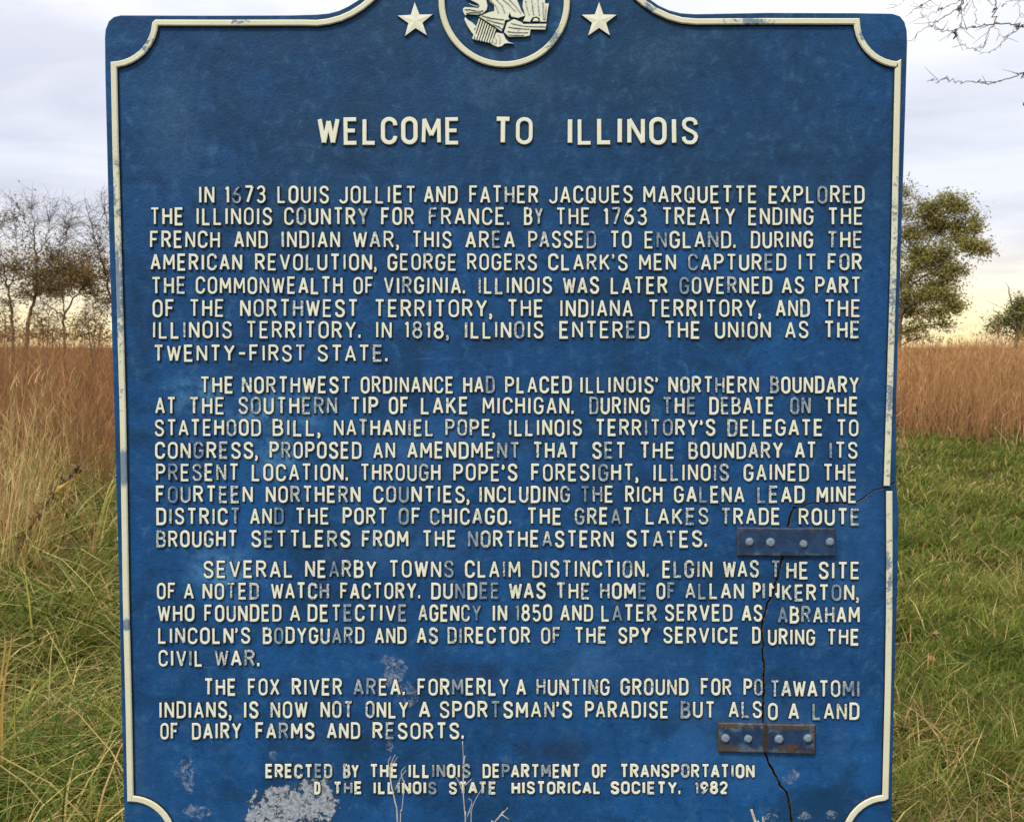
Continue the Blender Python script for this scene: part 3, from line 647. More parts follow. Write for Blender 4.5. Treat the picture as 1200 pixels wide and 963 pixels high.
# ------------------------------------------------------------------ repair straps with bolts, posts
def strap(corners, mat, bolts, label):
    pts = dense(corners+corners[:1], 12)[:-1]; r = random.Random(len(label))
    pts = [(x+r.uniform(-.3, .3), y+r.uniform(-.3, .3)) for x, y in pts]
    if sum(a[0]*b[1]-b[0]*a[1] for a, b in zip(pts, pts[1:]+pts[:1])) < 0: pts = pts[::-1]
    n = len(pts); top = offs(pts, 1.0, True)
    cx = sum(p[0] for p in pts)/n; cz = sum(p[1] for p in pts)/n
    B = [bp(*p) for p in pts]; T = [bp(*p) for p in top]
    mb = MB(); vs = [(x, 0.0075, z) for x, z in T]+[(x, 0.0062, z) for x, z in B]+[(x, 0.0006, z) for x, z in B]
    fs = [list(t) for t in geometry.tessellate_polygon([[Vector((x, z, 0)) for x, z in T]])]; ms = [0]*len(fs)
    for i in range(n):
        j = (i+1) % n; fs += [[i, j, n+j, n+i], [n+i, n+j, 2*n+j, 2*n+i]]; ms += [0, 0]
    mb.add(vs, fs, ms); o = mkb(mb, 'repair_strap', [mat]); o['label'] = label
    for bx, by in bolts:
        X, Z = bp(bx, by); mbb = MB(); prof = [(5.4, 0.0070), (5.2, 0.0080), (4.3, 0.0080), (4.2, 0.0105), (3.6, 0.0118), (1.6, 0.0122)]
        S = 12; vs = []; fs = []
        for pr, d in prof:
            for k in range(S):
                a = 2*math.pi*k/S + bx; q = pr*PX*(0.93+0.14*((bx*7.3) % 1.0))*(1 + (0.07 if k % 2 and pr == 4.2 else 0)); vs.append((X+q*math.cos(a), d, Z+q*math.sin(a)))
        for i in range(len(prof)-1):
            for k in range(S): fs.append([i*S+k, i*S+(k+1) % S, (i+1)*S+(k+1) % S, (i+1)*S+k])
        fs.append([(len(prof)-1)*S+k for k in range(S)])
        mbb.add(vs, fs, [1]*S+[0]*(len(fs)-S)); mkb(mbb, 'bolt', [M['bolt'], mat], parent=o)
strap([(863,617.5),(977,618),(979,650.5),(863,650)], M['plate1'], [(877,633.5),(901.5,634.2),(940,636),(971,633.5)], 'blue painted steel repair strap across the upper crack')
strap([(840.5,845),(954,847.5),(953.5,881.5),(840.5,878.5)], M['plate2'], [(849,862.5),(875.5,863),(911.5,863.5),(945,862.5)], 'rusty steel repair strap across the lower crack')
mb = MB()                                             # unseen backing bar, added so the crack shows dark
pb = [bp(880, 540), bp(960, 998)]
box(mb, pb[0][0], pb[1][0], -0.0295, -0.0185, pb[1][1], pb[0][1]); mkb(mb, 'crack_backing', [M['side']])
for sx in (-0.38, 0.38):
    mb = MB(); box(mb, sx-0.035, sx+0.035, -0.10, -0.031, -0.3, 1.45); mkb(mb, 'post', [M['post']])
mb = MB()
for hz in (0.95, 1.40): box(mb, -0.55, 0.55, -0.0305, -0.0185, hz-0.03, hz+0.03)
mkb(mb, 'mounting_rail', [M['post']])

# ------------------------------------------------------------------ grass
def blades(name, base, hgt, wid, az, lean, curl, cols, mat, seg=4, kind='stuff', twist=None):
    n = len(base); s = np.linspace(0, 1, seg+1)[None, :, None]
    d = np.stack([np.cos(az), np.sin(az), np.zeros(n)], 1)[:, None, :]
    wa = az + np.pi/2 + (twist if twist is not None else rng.uniform(-1.2, 1.2, n))
    wd = np.stack([np.cos(wa), np.sin(wa), np.zeros(n)], 1)[:, None, :]
    H = hgt[:, None, None]; ln = lean[:, None, None]; cu = curl[:, None, None]
    hor = (ln*s + cu*s**2.4)*H
    ver = H*(s*np.sqrt(np.maximum(0.05, 1-0.6*ln**2)) - 0.62*np.minimum(cu, 1.3)*s**3)
    P = base[:, None, :] + d*hor + np.array([0, 0, 1.0])[None, None, :]*ver
    wv = wid[:, None, None]*np.clip(1.02 - s**1.8, 0.05, 1)*0.5
    V = np.stack([P - wd*wv, P + wd*wv], 2).reshape(-1, 3)
    k = (np.arange(n)*(seg+1)*2)[:, None] + (np.arange(seg)*2)[None, :]
    Fq = np.stack([k, k+1, k+3, k+2], 2).reshape(-1)
    me = bpy.data.meshes.new(name); nf = n*seg
    me.vertices.add(len(V)); me.vertices.foreach_set('co', V.astype(np.float32).ravel())
    me.loops.add(nf*4); me.loops.foreach_set('vertex_index', Fq.astype(np.int32))
    me.polygons.add(nf); me.polygons.foreach_set('loop_start', np.arange(nf, dtype=np.int32)*4); 
    me.polygons.foreach_set('use_smooth', np.ones(nf, dtype=bool))
    me.materials.append(mat)
    c = np.repeat(np.concatenate([cols, np.ones((n, 1))], 1)[:, None, :], (seg+1)*2, 1).reshape(-1)
    a = me.attributes.new('tint', 'FLOAT_COLOR', 'POINT'); a.data.foreach_set('color', c.astype(np.float32))
    me.update(); me.validate()
    o = bpy.data.objects.new(name, me); COL.objects.link(o)
    if kind: o['kind'] = kind
    return o
def palette(n, table, patch=None):
    """table: (weight, rgb); patch shifts the odds between first and last entries"""
    wts = np.array([t[0] for t in table], float); cs = np.array([t[1] for t in table]); k = len(table)
    if patch is None: idx = rng.choice(k, n, p=wts/wts.sum())
    else:
        cum = np.cumsum(wts/wts.sum()); u = np.clip(0.62*rng.random(n)+0.38*patch, 0, 0.9999); idx = np.searchsorted(cum, u)
    return np.clip(cs[idx]*rng.uniform(0.60, 1.40, (n, 1))*rng.uniform(0.92, 1.08, (n, 3)), 0, 1)
def patchf(x, y, s=1.0):
    v = (np.sin(1.9*s*x+0.7*np.sin(1.3*s*y)+1.1) + np.sin(2.3*s*y+0.9*np.sin(1.7*s*x)+0.4) + 0.7*np.sin(5.1*s*x+3.7*s*y) + 0.6*np.sin(7.3*s*y-4.1*s*x))/3.3
    return np.clip(0.5+0.5*v, 0, 1)
def wedge(n, d0, d1, t0, t1, power=1.0):
    """points at distance d0..d1 with x/y between t0 and t1, about even density on the picture"""
    u = rng.random(n); y = d0*(d1/d0)**(u**power); t = rng.uniform(t0, t1, n); x = t*y
    return x, y
GREEN, GREEN2, OLIVE, STRAW, TAN, BROWN = (0.060,0.115,0.016), (0.135,0.185,0.028), (0.230,0.220,0.042), (0.56,0.45,0.17), (0.40,0.27,0.11), (0.100,0.060,0.030)
# mown meadow grass on the right and behind the marker: tufts of combed-over blades
nt = 17000
tx, ty = wedge(int(nt*.76), 2.3, 21, 0.24, 0.72); tx2, ty2 = wedge(int(nt*.24), 2.3, 20, -0.28, 0.24)
tx = np.concatenate([tx, tx2]); ty = np.concatenate([ty, ty2])
keep = rng.random(len(tx)) < (0.12 + 0.95*np.clip(2.2*(patchf(tx, ty, 1.4)-0.18), 0, 1)); tx, ty = tx[keep], ty[keep]; per = 16
sp_ = np.repeat(0.016+0.006*ty, per)
x = np.repeat(tx, per)+rng.normal(0, 1, len(tx)*per)*sp_; y = np.repeat(ty, per)+rng.normal(0, 1, len(tx)*per)*sp_; n = len(x)
pf = np.repeat(patchf(tx, ty), per); tone = np.repeat(np.clip(0.75*(1-patchf(tx+3.1, ty*0.8-2, 0.6))+rng.normal(0.12, .20, len(tx)), 0, 1), per)
h = rng.uniform(0.07, 0.19, n)*(0.70+0.6*pf)*np.repeat(rng.uniform(.6, 1.35, len(tx)), per)*np.clip(1.25-0.03*y, 0.7, 1.2)
wd_ = rng.uniform(0.0028, 0.0072, n)*np.clip(y/4.5, 0.75, 2.4)
cols = palette(n, [(3.4, GREEN), (3.8, GREEN2), (3.6, OLIVE), (1.3, STRAW), (1.1, TAN), (1.0, BROWN)], tone)
blades('lawn_grass', np.stack([x, y, ground_h(x, y)-0.005], 1), h, wd_, np.repeat(rng.normal(-1.0, 1.5, len(tx)), per)+rng.normal(0, .7, n), rng.uniform(0.1, 0.95, n), rng.uniform(0.05, 0.8, n), cols, M['grass'], 3)
# dead thatch lying between the green tufts
n = 26000; x, y = wedge(n, 2.3, 12, 0.22, 0.74); pt = patchf(x*1.3+2, y*1.3)
keep = rng.random(n) < np.clip(1.6*(pt-0.25), 0.05, 1)*np.clip(1.5-y/9, .12, 1); x, y = x[keep], y[keep]; n = len(x)
blades('dead_thatch', np.stack([x, y, ground_h(x, y)+rng.uniform(0.01, 0.06, n)], 1), rng.uniform(0.06, 0.20, n), rng.uniform(0.003, 0.0085, n), rng.uniform(-3.14, 3.14, n), rng.uniform(0.7, 1.25, n), rng.uniform(0.0, 0.5, n),
       palette(n, [(2, STRAW), (3, TAN), (2.2, BROWN), (1.0, (0.27, 0.16, 0.075))]), M['grass'], 3)
# long rank grass on the left: tufts of arching blades
nt = 3300
tx, ty = wedge(nt, 2.4, 15, -0.72, -0.26); tx2, ty2 = wedge(450, 2.6, 15, -0.26, -0.05)
tx = np.concatenate([tx, tx2]); ty = np.concatenate([ty, ty2]); per = 22
keep = rng.random(len(tx)) < (0.10 + 0.95*np.clip(2.4*(patchf(tx+5.0, ty, 1.7)-0.22), 0, 1)); tx, ty = tx[keep], ty[keep]
x = np.repeat(tx, per)+rng.normal(0, 0.040, len(tx)*per); y = np.repeat(ty, per)+rng.normal(0, 0.040, len(tx)*per); n = len(x)
tsz = np.repeat(rng.uniform(0.45, 1.55, len(tx))*(0.75+0.5*patchf(tx*1.2+1, ty*1.2, 1.0)), per); tp = np.repeat(np.clip(patchf(tx, ty, 0.8)*0.8+rng.normal(0.12, .25, len(tx)), 0, 1), per)
h = rng.uniform(0.20, 0.56, n)*tsz*np.clip(0.75+0.06*y, .9, 1.25); wd_ = rng.uniform(0.0050, 0.0140, n)*np.clip(y/5, 0.85, 2.0)*np.where(rng.random(n) < 0.07, 1.9, 1.0)
cols = palette(n, [(3.6, GREEN), (3.2, GREEN2), (2.6, OLIVE), (2.6, STRAW), (1.9, TAN), (1.6, BROWN)], tp)
blades('long_grass', np.stack([x, y, ground_h(x, y)-0.01], 1), h, wd_, np.repeat(rng.normal(-0.4, 1.4, len(tx)), per)+rng.normal(0, 0.8, n), rng.uniform(0.05, 0.70, n), rng.uniform(0.2, 1.35, n), cols, M['grass'], 5)
# tall reddish prairie grass
def prairie():
    n = 62000
    ya = rng.uniform(0, 1, n)**1.5*46 + 17.0; xa = rng.uniform(-0.80, 0.80, n)*(ya+3)
    edge = np.where(xa < -2, 13.0 + 1.5*np.sin(xa*0.9), 18.3 + 0.8*np.sin(xa*1.3)+0.5*np.sin(xa*3.7)+rng.exponential(0.8, n))
    ya = ya - 17.0 + edge
    # ragged front: scattered stems ahead of the edge on the left
    nl = 9000; yl = rng.uniform(5.5, 14, nl); kl = rng.random(nl) < ((yl-5.0)/9.0)**1.7; yl = yl[kl]; xl = rng.uniform(-0.72, -0.30, len(yl))*yl
    yr = rng.uniform(14.5, 19, 900); xr = rng.uniform(0.25, 0.72, 900)*yr; kr = rng.random(900) < ((yr-14)/5)**2.2; xr, yr = xr[kr], yr[kr]
    yc = rng.uniform(5.6, 8.6, 210); xc = (rng.normal(-0.495, 0.020, 210))*yc
    x = np.concatenate([xa, xl, xr, xc]); y = np.concatenate([ya, yl, yr, yc]); n = len(x); na, nb, ncl = len(xa), len(xa)+len(xl), len(xa)+len(xl)+len(xr)
    h = rng.uniform(1.22, 2.02, n)*(0.84+0.24*patchf(x*1.7, y*0.8, 0.5))+np.clip((np.abs(x/y)-0.37)*1.0, 0, .14)+0.13*np.sin(x*1.1+0.8+0.1*y)+0.09*np.sin(x*2.9+y*0.7); h[na:nb] *= np.clip(0.35+0.5*(yl-5.5)/8, .35, .8); h[nb:ncl] *= rng.uniform(.35, .8, len(xr)); h[ncl:] *= rng.uniform(.45, .85, len(xc)); h *= np.where(y > 36, 1.08, 1.0); h = h*np.where(rng.random(n) < 0.10, 1.15, 1.0)
    wd = rng.uniform(0.004, 0.010, n)*np.clip(y/17, 0.7, 2.2)
    RUST, RUST2, GOLD, DK = (0.34, 0.168, 0.066), (0.46, 0.265, 0.115), (0.60, 0.43, 0.20), (0.150, 0.082, 0.050)
    c = palette(n, [(1.2, DK), (3.6, RUST), (3.4, RUST2), (1.4, GOLD)], np.clip(patchf(x, y, 0.35)*0.6+patchf(x*2.1, y*0.6, 1.3)*0.4, 0, 1)); c = np.where((x < -1)[:, None], c*np.array([0.72, 0.68, 0.70]), c); c[ncl:] = 0.8*palette(n-ncl, [(1, RUST2), (2, GOLD), (2, STRAW)]); low = np.arange(n) < 0
    azs = rng.normal(0.2, 1.3, n); ln = rng.uniform(0.0, 0.22, n); cu = rng.uniform(0.0, 0.30, n)
    bz = ground_h(x, y)
    sets = [(np.stack([x, y, bz], 1), h, wd, azs, ln, cu, c)]
    # basal leaves
    k = rng.random(n) < 0.8; m = k.sum(); b = np.stack([x[k], y[k], bz[k]], 1)+rng.normal(0, .03, (m, 3))*[1, 1, 0]
    sets.append((b, h[k]*rng.uniform(0.35, 0.75, m), wd[k]*1.5, rng.uniform(-3.14, 3.14, m), rng.uniform(0.1, 0.45, m), rng.uniform(0.2, 1.0, m), palette(m, [(1.6, DK), (2.4, RUST), (2.4, RUST2), (1.2, GOLD)])))
    # feathery heads: a few fine forks near the top of each stem
    hd = np.stack([np.cos(azs), np.sin(azs), np.zeros(n)], 1)
    for rep in range(4):
        s = rng.uniform(0.66, 0.97, n); hor = (ln*s+cu*s**2.4)*h; ver = h*(s*np.sqrt(1-0.6*ln**2)-0.62*cu*s**3)
        b = np.stack([x, y, bz], 1)+hd*hor[:, None]; b[:, 2] += ver
        sets.append((b, rng.uniform(0.06, 0.20, n), wd*0.75, rng.uniform(-3.14, 3.14, n), rng.uniform(0.1, 0.6, n), rng.uniform(0, 0.6, n), np.clip(c*rng.uniform(1.0, 1.35, (n, 1)), 0, 1)))
    A = [np.concatenate([q[i] for q in sets]) for i in range(7)]
    blades('prairie_grass', A[0], A[1], A[2], A[3], A[4], A[5], A[6], M['grass'], 3)
prairie()

# ------------------------------------------------------------------ trees
def spline(pts, k=4):
    pts = [Vector(p) for p in pts]
    if len(pts) < 3: return [pts[0].lerp(pts[-1], i/k) for i in range(k+1)]
    out = []; e = [pts[0]*2-pts[1]]+pts+[pts[-1]*2-pts[-2]]
    for i in range(1, len(e)-2):
        p0, p1, p2, p3 = e[i-1:i+3]
        for j in range(k):
            t = j/k; out.append(0.5*((2*p1)+(-p0+p2)*t+(2*p0-5*p1+4*p2-p3)*t*t+(-p0+3*p1-3*p2+p3)*t**3))
    return out+[pts[-1]]
def leaf_obj(name, P, size, cols, parent, seed):
    g = np.random.default_rng(seed); n = len(P); P = np.array(P)
    a = g.normal(size=(n, 3)); a[:, 2] *= 0.8; a /= np.linalg.norm(a, axis=1)[:, None]
    b = np.cross(a, g.normal(size=(n, 3))); b /= np.linalg.norm(b, axis=1)[:, None]
    s = (size*g.uniform(0.6, 1.4, n))[:, None]; c_ = np.cross(a, b)
    V = np.stack([P-a*s, P+b*s*0.42+c_*s*0.1, P+a*s, P-b*s*0.42+c_*s*0.1], 1).reshape(-1, 3)
    me = bpy.data.meshes.new(name); me.from_pydata(V.tolist(), [], (np.arange(n*4).reshape(-1, 4)).tolist())
    me.materials.append(M['leaf'])
    cc = np.repeat(np.concatenate([cols, np.ones((n, 1))], 1)[:, None], 4, 1).reshape(-1)
    at_ = me.attributes.new('tint', 'FLOAT_COLOR', 'POINT'); at_.data.foreach_set('color', cc.astype(np.float32))
    o = bpy.data.objects.new(name, me); COL.objects.link(o); o.parent = parent
    return o
def tree(name, label, Y, base, stems, clumps, leafcols, leafsize, group=None, seed=1, twig_r=0.010, bare=1.0, slim=0.62, lm=1.0, tm=1.0, spread=1.0, grow=1.0):
    """stems: lists of (px, py, depth offset, radius); clumps: (px, py, rx, ry, twigs, leaves per twig, depth offset)"""
    r = random.Random(seed); g = np.random.default_rng(seed)
    k = Y/F; root = at(base[0], base[1], Y); root.z = 0
    t = empty(name, root); tag(t, label, 'tree', group)
    mb = MB(); nodes = []; leaves = []
    for st in stems:
        pts = []; rad = []
        for i, (px, py, dy, rr) in enumerate(st):
            p = at(px, py, Y+dy)
            if py > 392: p.z = max(0.0 if i == 0 else p.z, 0.0) if i else -0.05
            pts.append(p); rad.append(rr*slim)
        sp = spline(pts, 5); rs = np.interp(np.linspace(0, len(rad)-1, len(sp)), range(len(rad)), rad)
        sp = [p+Vector((r.uniform(-.04, .04), r.uniform(-.05, .05), r.uniform(-.03, .03)))*(1 if i else 0) for i, p in enumerate(sp)]
        tube(mb, [p-root for p in sp], rs, 6)
        nodes += [(p, rr) for p, rr in zip(sp, rs)][3:]
    limb_nodes = list(nodes)
    for (px, py, rx, ry, nt_, nl, dy) in clumps:
        c = at(px, py, Y+dy); RX, RZ = rx*k*grow, ry*k*grow; RY = (RX+RZ)*0.5
        # limb from the nearest lower wood to the clump
        src, rr = min(limb_nodes, key=lambda q: (q[0]-c).length + max(0, q[0].z-c.z)*1.5)
        mid = src.lerp(c, 0.55)+Vector((r.uniform(-.15, .15), r.uniform(-.15, .15), r.uniform(0, .25)))*min(1, (c-src).length*0.5)
        limb = spline([src, mid, c], 5); r0 = min(rr*0.6, 0.010+0.010*(c-src).length)
        tube(mb, [p-root for p in limb], np.linspace(r0, twig_r*0.9, len(limb)), 5)
        nl = nl*lm
        for j in range(int(nt_*tm)):
            while True:
                q = np.array([r.uniform(-1, 1) for _ in range(3)])
                if np.dot(q, q) < 1: break
            e = c+Vector((q[0]*RX, q[1]*RY, q[2]*RZ)); s = limb[r.randrange(2, len(limb))]
            if nl < 3 and j % 3:
                low = [q_ for q_, _ in nodes if q_.z < e.z-0.1]
                if low: s = min(low, key=lambda q_: (q_-e).length*r.uniform(.8, 1.3))
            mid = s.lerp(e, 0.5)+Vector((r.uniform(-.12, .12), r.uniform(-.12, .12), r.uniform(-.02, .2)))*(e-s).length*0.8
            tw = spline([s, mid, e], 4); tube(mb, [p-root for p in tw], np.linspace(twig_r*0.75, twig_r*0.28, len(tw)), 3, caps=False)
            for _ in range(2):
                a0 = tw[r.randrange(3, len(tw))]; e2 = a0+Vector((r.uniform(-1, 1), r.uniform(-1, 1), r.uniform(-.4, 1)))*0.30*(RX+RZ)*bare
                tube(mb, [a0-root, a0.lerp(e2, .5)+Vector((0, 0, r.uniform(-.04, .06)))-root, e2-root], [twig_r*0.42, twig_r*0.34, twig_r*0.2], 3, caps=False)
                for _ in range(int(nl*0.35)+(1 if r.random() < (nl*0.35) % 1 else 0)): leaves.append(a0.lerp(e2, r.uniform(.2, 1.15))+Vector((r.gauss(0, .05), r.gauss(0, .05), r.gauss(0, .05)))*spread-root)
            for _ in range(int(nl)): leaves.append(tw[r.randrange(2, len(tw))]+Vector((r.gauss(0, .075), r.gauss(0, .075), r.gauss(0, .06)))*spread-root)
    mb.build('trunk', [M['bark']], t, smooth=True)
    if leaves:
        L = np.array([tuple(p) for p in leaves]); cs = np.array(leafcols)
        cols = cs[g.integers(0, len(cs), len(L))]*g.uniform(0.65, 1.35, (len(L), 1))
        leaf_obj('crown', L, leafsize, cols, t, seed)
    return t
OLV = [(0.310, 0.310, 0.080), (0.400, 0.370, 0.105), (0.210, 0.220, 0.058), (0.46, 0.36, 0.13)]
DKO = [(0.20, 0.170, 0.055), (0.27, 0.205, 0.075), (0.33, 0.195, 0.080)]
tree('leafy_tree', 'olive green leafy tree leaning right beside the right edge of the marker', 36, (1051, 404),
     [[(1051,404,0,.20),(1054,378,0,.17),(1060,345,0,.14),(1068,318,0,.10),(1082,292,0,.07),(1100,268,0,.045),(1112,248,0,.02)],
      [(1058,350,0,.10),(1048,318,.3,.08),(1040,285,.5,.06),(1046,250,.6,.035),(1058,220,.6,.012)],
      [(1062,338,0,.08),(1085,322,-.4,.06),(1110,305,-.6,.04),(1140,290,-.6,.02)],
      [(1056,362,0,.07),(1075,355,-.5,.05),(1100,352,-.7,.03),(1122,362,-.7,.015)]],
     [(1062,225,12,14,10,6,.5),(1055,250,16,16,16,8,.5),(1088,243,16,14,18,9,.2),(1108,238,14,12,16,9,0),(1128,245,14,12,16,9,0),(1143,262,10,12,12,8,-.2),(1125,268,18,12,20,9,.3),
      (1095,270,20,14,24,9,.6),(1068,280,20,18,24,9,.4),(1105,295,18,12,18,9,-.4),(1135,287,14,10,16,9,-.5),(1152,293,12,9,14,8,-.5),(1078,310,18,14,20,9,-.3),(1112,322,20,10,20,9,-.5),(1128,318,9,8,8,8,-.6),
      (1062,330,16,16,16,8,.4),(1085,345,22,14,26,10,-.4),(1110,350,18,12,20,9,-.6),(1070,365,16,14,18,9,.2),(1095,370,18,10,18,9,-.6),(1122,362,10,9,10,8,-.7),(1088,258,22,10,16,9,.3),(1075,296,18,12,16,9,.1),(1095,310,22,10,18,9,.0),(1120,280,16,8,12,8,.1),(1100,333,20,9,16,9,-.2),(1064,352,16,14,18,9,.1),(1066,388,14,10,10,7,.1),(1108,382,14,8,8,6,-.3),(1075,398,18,8,8,5,.3),(1040,300,16,30,26,9,.6),(1030,350,16,26,20,9,.6),(1082,385,10,8,6,6,.0)],
     OLV, 0.052, seed=21, tm=2.8, lm=1.25, slim=0.55, spread=1.5, grow=1.38)
tree('small_tree', 'small olive leafy tree cut by the right edge of the photo above red grass', 30, (1192, 408),
     [[(1192,408,0,.07),(1190,385,0,.05),(1186,365,0,.035),(1183,345,0,.02),(1180,330,0,.006)],[(1190,388,0,.04),(1176,372,0,.025),(1163,362,.2,.008)],[(1191,390,0,.045),(1202,370,0,.03),(1214,350,0,.01)],
      [(1188,372,0,.02),(1170,358,.1,.010),(1156,352,.1,.004)]],
     [(1192,372,14,12,20,8,0),(1176,378,14,9,14,6,.2),(1163,388,10,9,8,5,.3),(1196,358,8,8,12,8,0),(1208,360,14,14,22,9,0),(1198,390,18,10,18,7,.2),(1220,380,16,16,20,9,0),(1160,380,10,10,5,3,.2)],
     [(0.27,0.28,0.080),(0.33,0.31,0.10),(0.19,0.20,0.065)], 0.045, seed=31, twig_r=0.008, tm=2.4, lm=1.2, spread=1.5, grow=1.45, slim=0.8)
tree('bare_tree', 'nearly bare forked tree at the left edge with sparse dark leaves', 30, (24, 404),
     [[(24,404,0,.13),(33,378,0,.11),(41,350,0,.085),(43,318,0,.06),(41,285,0,.04),(38,255,0,.02),(36,232,0,.006)],
      [(17,404,.2,.10),(13,375,.2,.08),(10,345,.2,.06),(4,315,.3,.045),(-4,285,.3,.03),(-2,255,.3,.012)],
      [(42,300,0,.045),(52,285,-.2,.03),(58,262,-.3,.015),(60,245,-.3,.005)],
      [(43,330,0,.05),(58,312,-.2,.035),(70,292,-.3,.02),(80,268,-.3,.008),(84,245,-.3,.004)],
      [(41,280,0,.03),(30,262,0,.018),(24,246,0,.006)],[(10,340,.2,.04),(18,310,.2,.025),(20,280,.2,.012),(15,255,.2,.004)]],
     [(38,245,12,16,12,0,0),(20,255,14,20,14,1,.2),(58,258,14,20,14,0,-.2),(78,262,12,22,12,0,-.3),(5,265,16,26,16,1,.3),(30,290,22,20,14,2,0),(60,300,22,18,18,3,-.2),
      (15,315,20,16,16,5,.2),(45,325,24,14,20,7,0),(72,318,18,16,18,9,-.2),(30,342,22,10,14,6,0),(60,340,18,10,14,7,-.2),(-15,320,20,40,24,4,.2),(8,355,14,10,6,3,.2),(50,368,16,10,7,2,0)],
     DKO, 0.046, seed=41, twig_r=0.0085, tm=3.6, lm=1.0, slim=0.50, spread=2.0, grow=1.6)
tree('bare_tree', 'thin leaning tree with bare tips just left of the marker', 33, (76, 404),
     [[(76,404,0,.10),(75,385,0,.085),(77,365,0,.07),(90,345,0,.05),(104,325,0,.03),(112,300,0,.015)],
      [(76,372,0,.06),(62,362,.2,.045),(48,352,.2,.025),(38,335,.2,.01)],
      [(76,368,0,.05),(72,340,.2,.04),(68,310,.3,.03),(73,275,.3,.015),(79,245,.3,.004)]],
     [(88,318,16,16,22,9,0),(102,328,16,14,20,8,0),(80,335,16,10,14,8,.2),(98,300,14,16,14,4,0),(78,275,10,24,12,1,.3),(115,345,12,12,12,6,.2),(64,345,12,10,8,5,.2),(98,378,18,12,10,4,.2),(92,262,12,24,12,0,.1)],
     DKO, 0.046, seed=51, twig_r=0.0085, tm=3.6, lm=1.0, slim=0.50, spread=2.0, grow=1.6)
tree('bare_tree', 'bare upright tree half hidden by the left edge of the marker', 31, (140, 404),
     [[(140,404,0,.11),(136,375,0,.09),(128,340,0,.07),(120,305,0,.045),(108,270,0,.025),(100,240,0,.006)],
      [(134,362,0,.06),(138,325,0,.045),(132,285,0,.03),(124,255,0,.015),(119,232,0,.004)],
      [(136,345,0,.05),(150,310,0,.04),(156,270,0,.02),(160,240,0,.005)]],
     [(108,262,12,24,14,0,0),(122,250,10,20,14,0,0),(116,290,14,18,14,2,0),(124,320,14,16,16,5,0),(150,265,18,26,18,1,0),(155,315,20,22,16,4,0),(122,355,14,14,10,5,0),(165,350,18,18,12,4,0)],
     DKO, 0.046, seed=61, twig_r=0.0085, tm=3.6, lm=1.0, slim=0.50, spread=2.0, grow=1.6)
BRU = [(0.36, 0.20, 0.07), (0.46, 0.29, 0.10), (0.26, 0.20, 0.07)]
for lab, bx, sd in (('low orange brown bush under the bare trees, at the left edge of the photo', 2, 71), ('low orange brown bush between the trunks of two bare trees', 54, 73), ('low orange brown bush between the bare trees and the marker', 108, 72)):
    tree('shrub', lab, 27, (bx, 408), [[(bx,408,0,.04),(bx-4,385,0,.025),(bx-9,370,0,.008)],[(bx,408,0,.035),(bx+9,388,.1,.02),(bx+18,374,.1,.006)],[(bx,404,0,.03),(bx+3,380,.1,.018),(bx+2,362,.1,.004)]],
         [(bx-10,382,14,12,12,3,0),(bx+14,385,14,12,12,3,.1),(bx,374,14,14,12,2,0),(bx-18,394,12,8,10,4,0),(bx+24,394,12,8,10,4,0),(bx+2,394,16,8,12,4,0),(bx-6,362,14,14,10,1,0),(bx+12,366,14,14,10,1,0)], BRU, 0.042, seed=sd, twig_r=0.006, tm=2.4, lm=0.75, spread=1.8, grow=1.25)
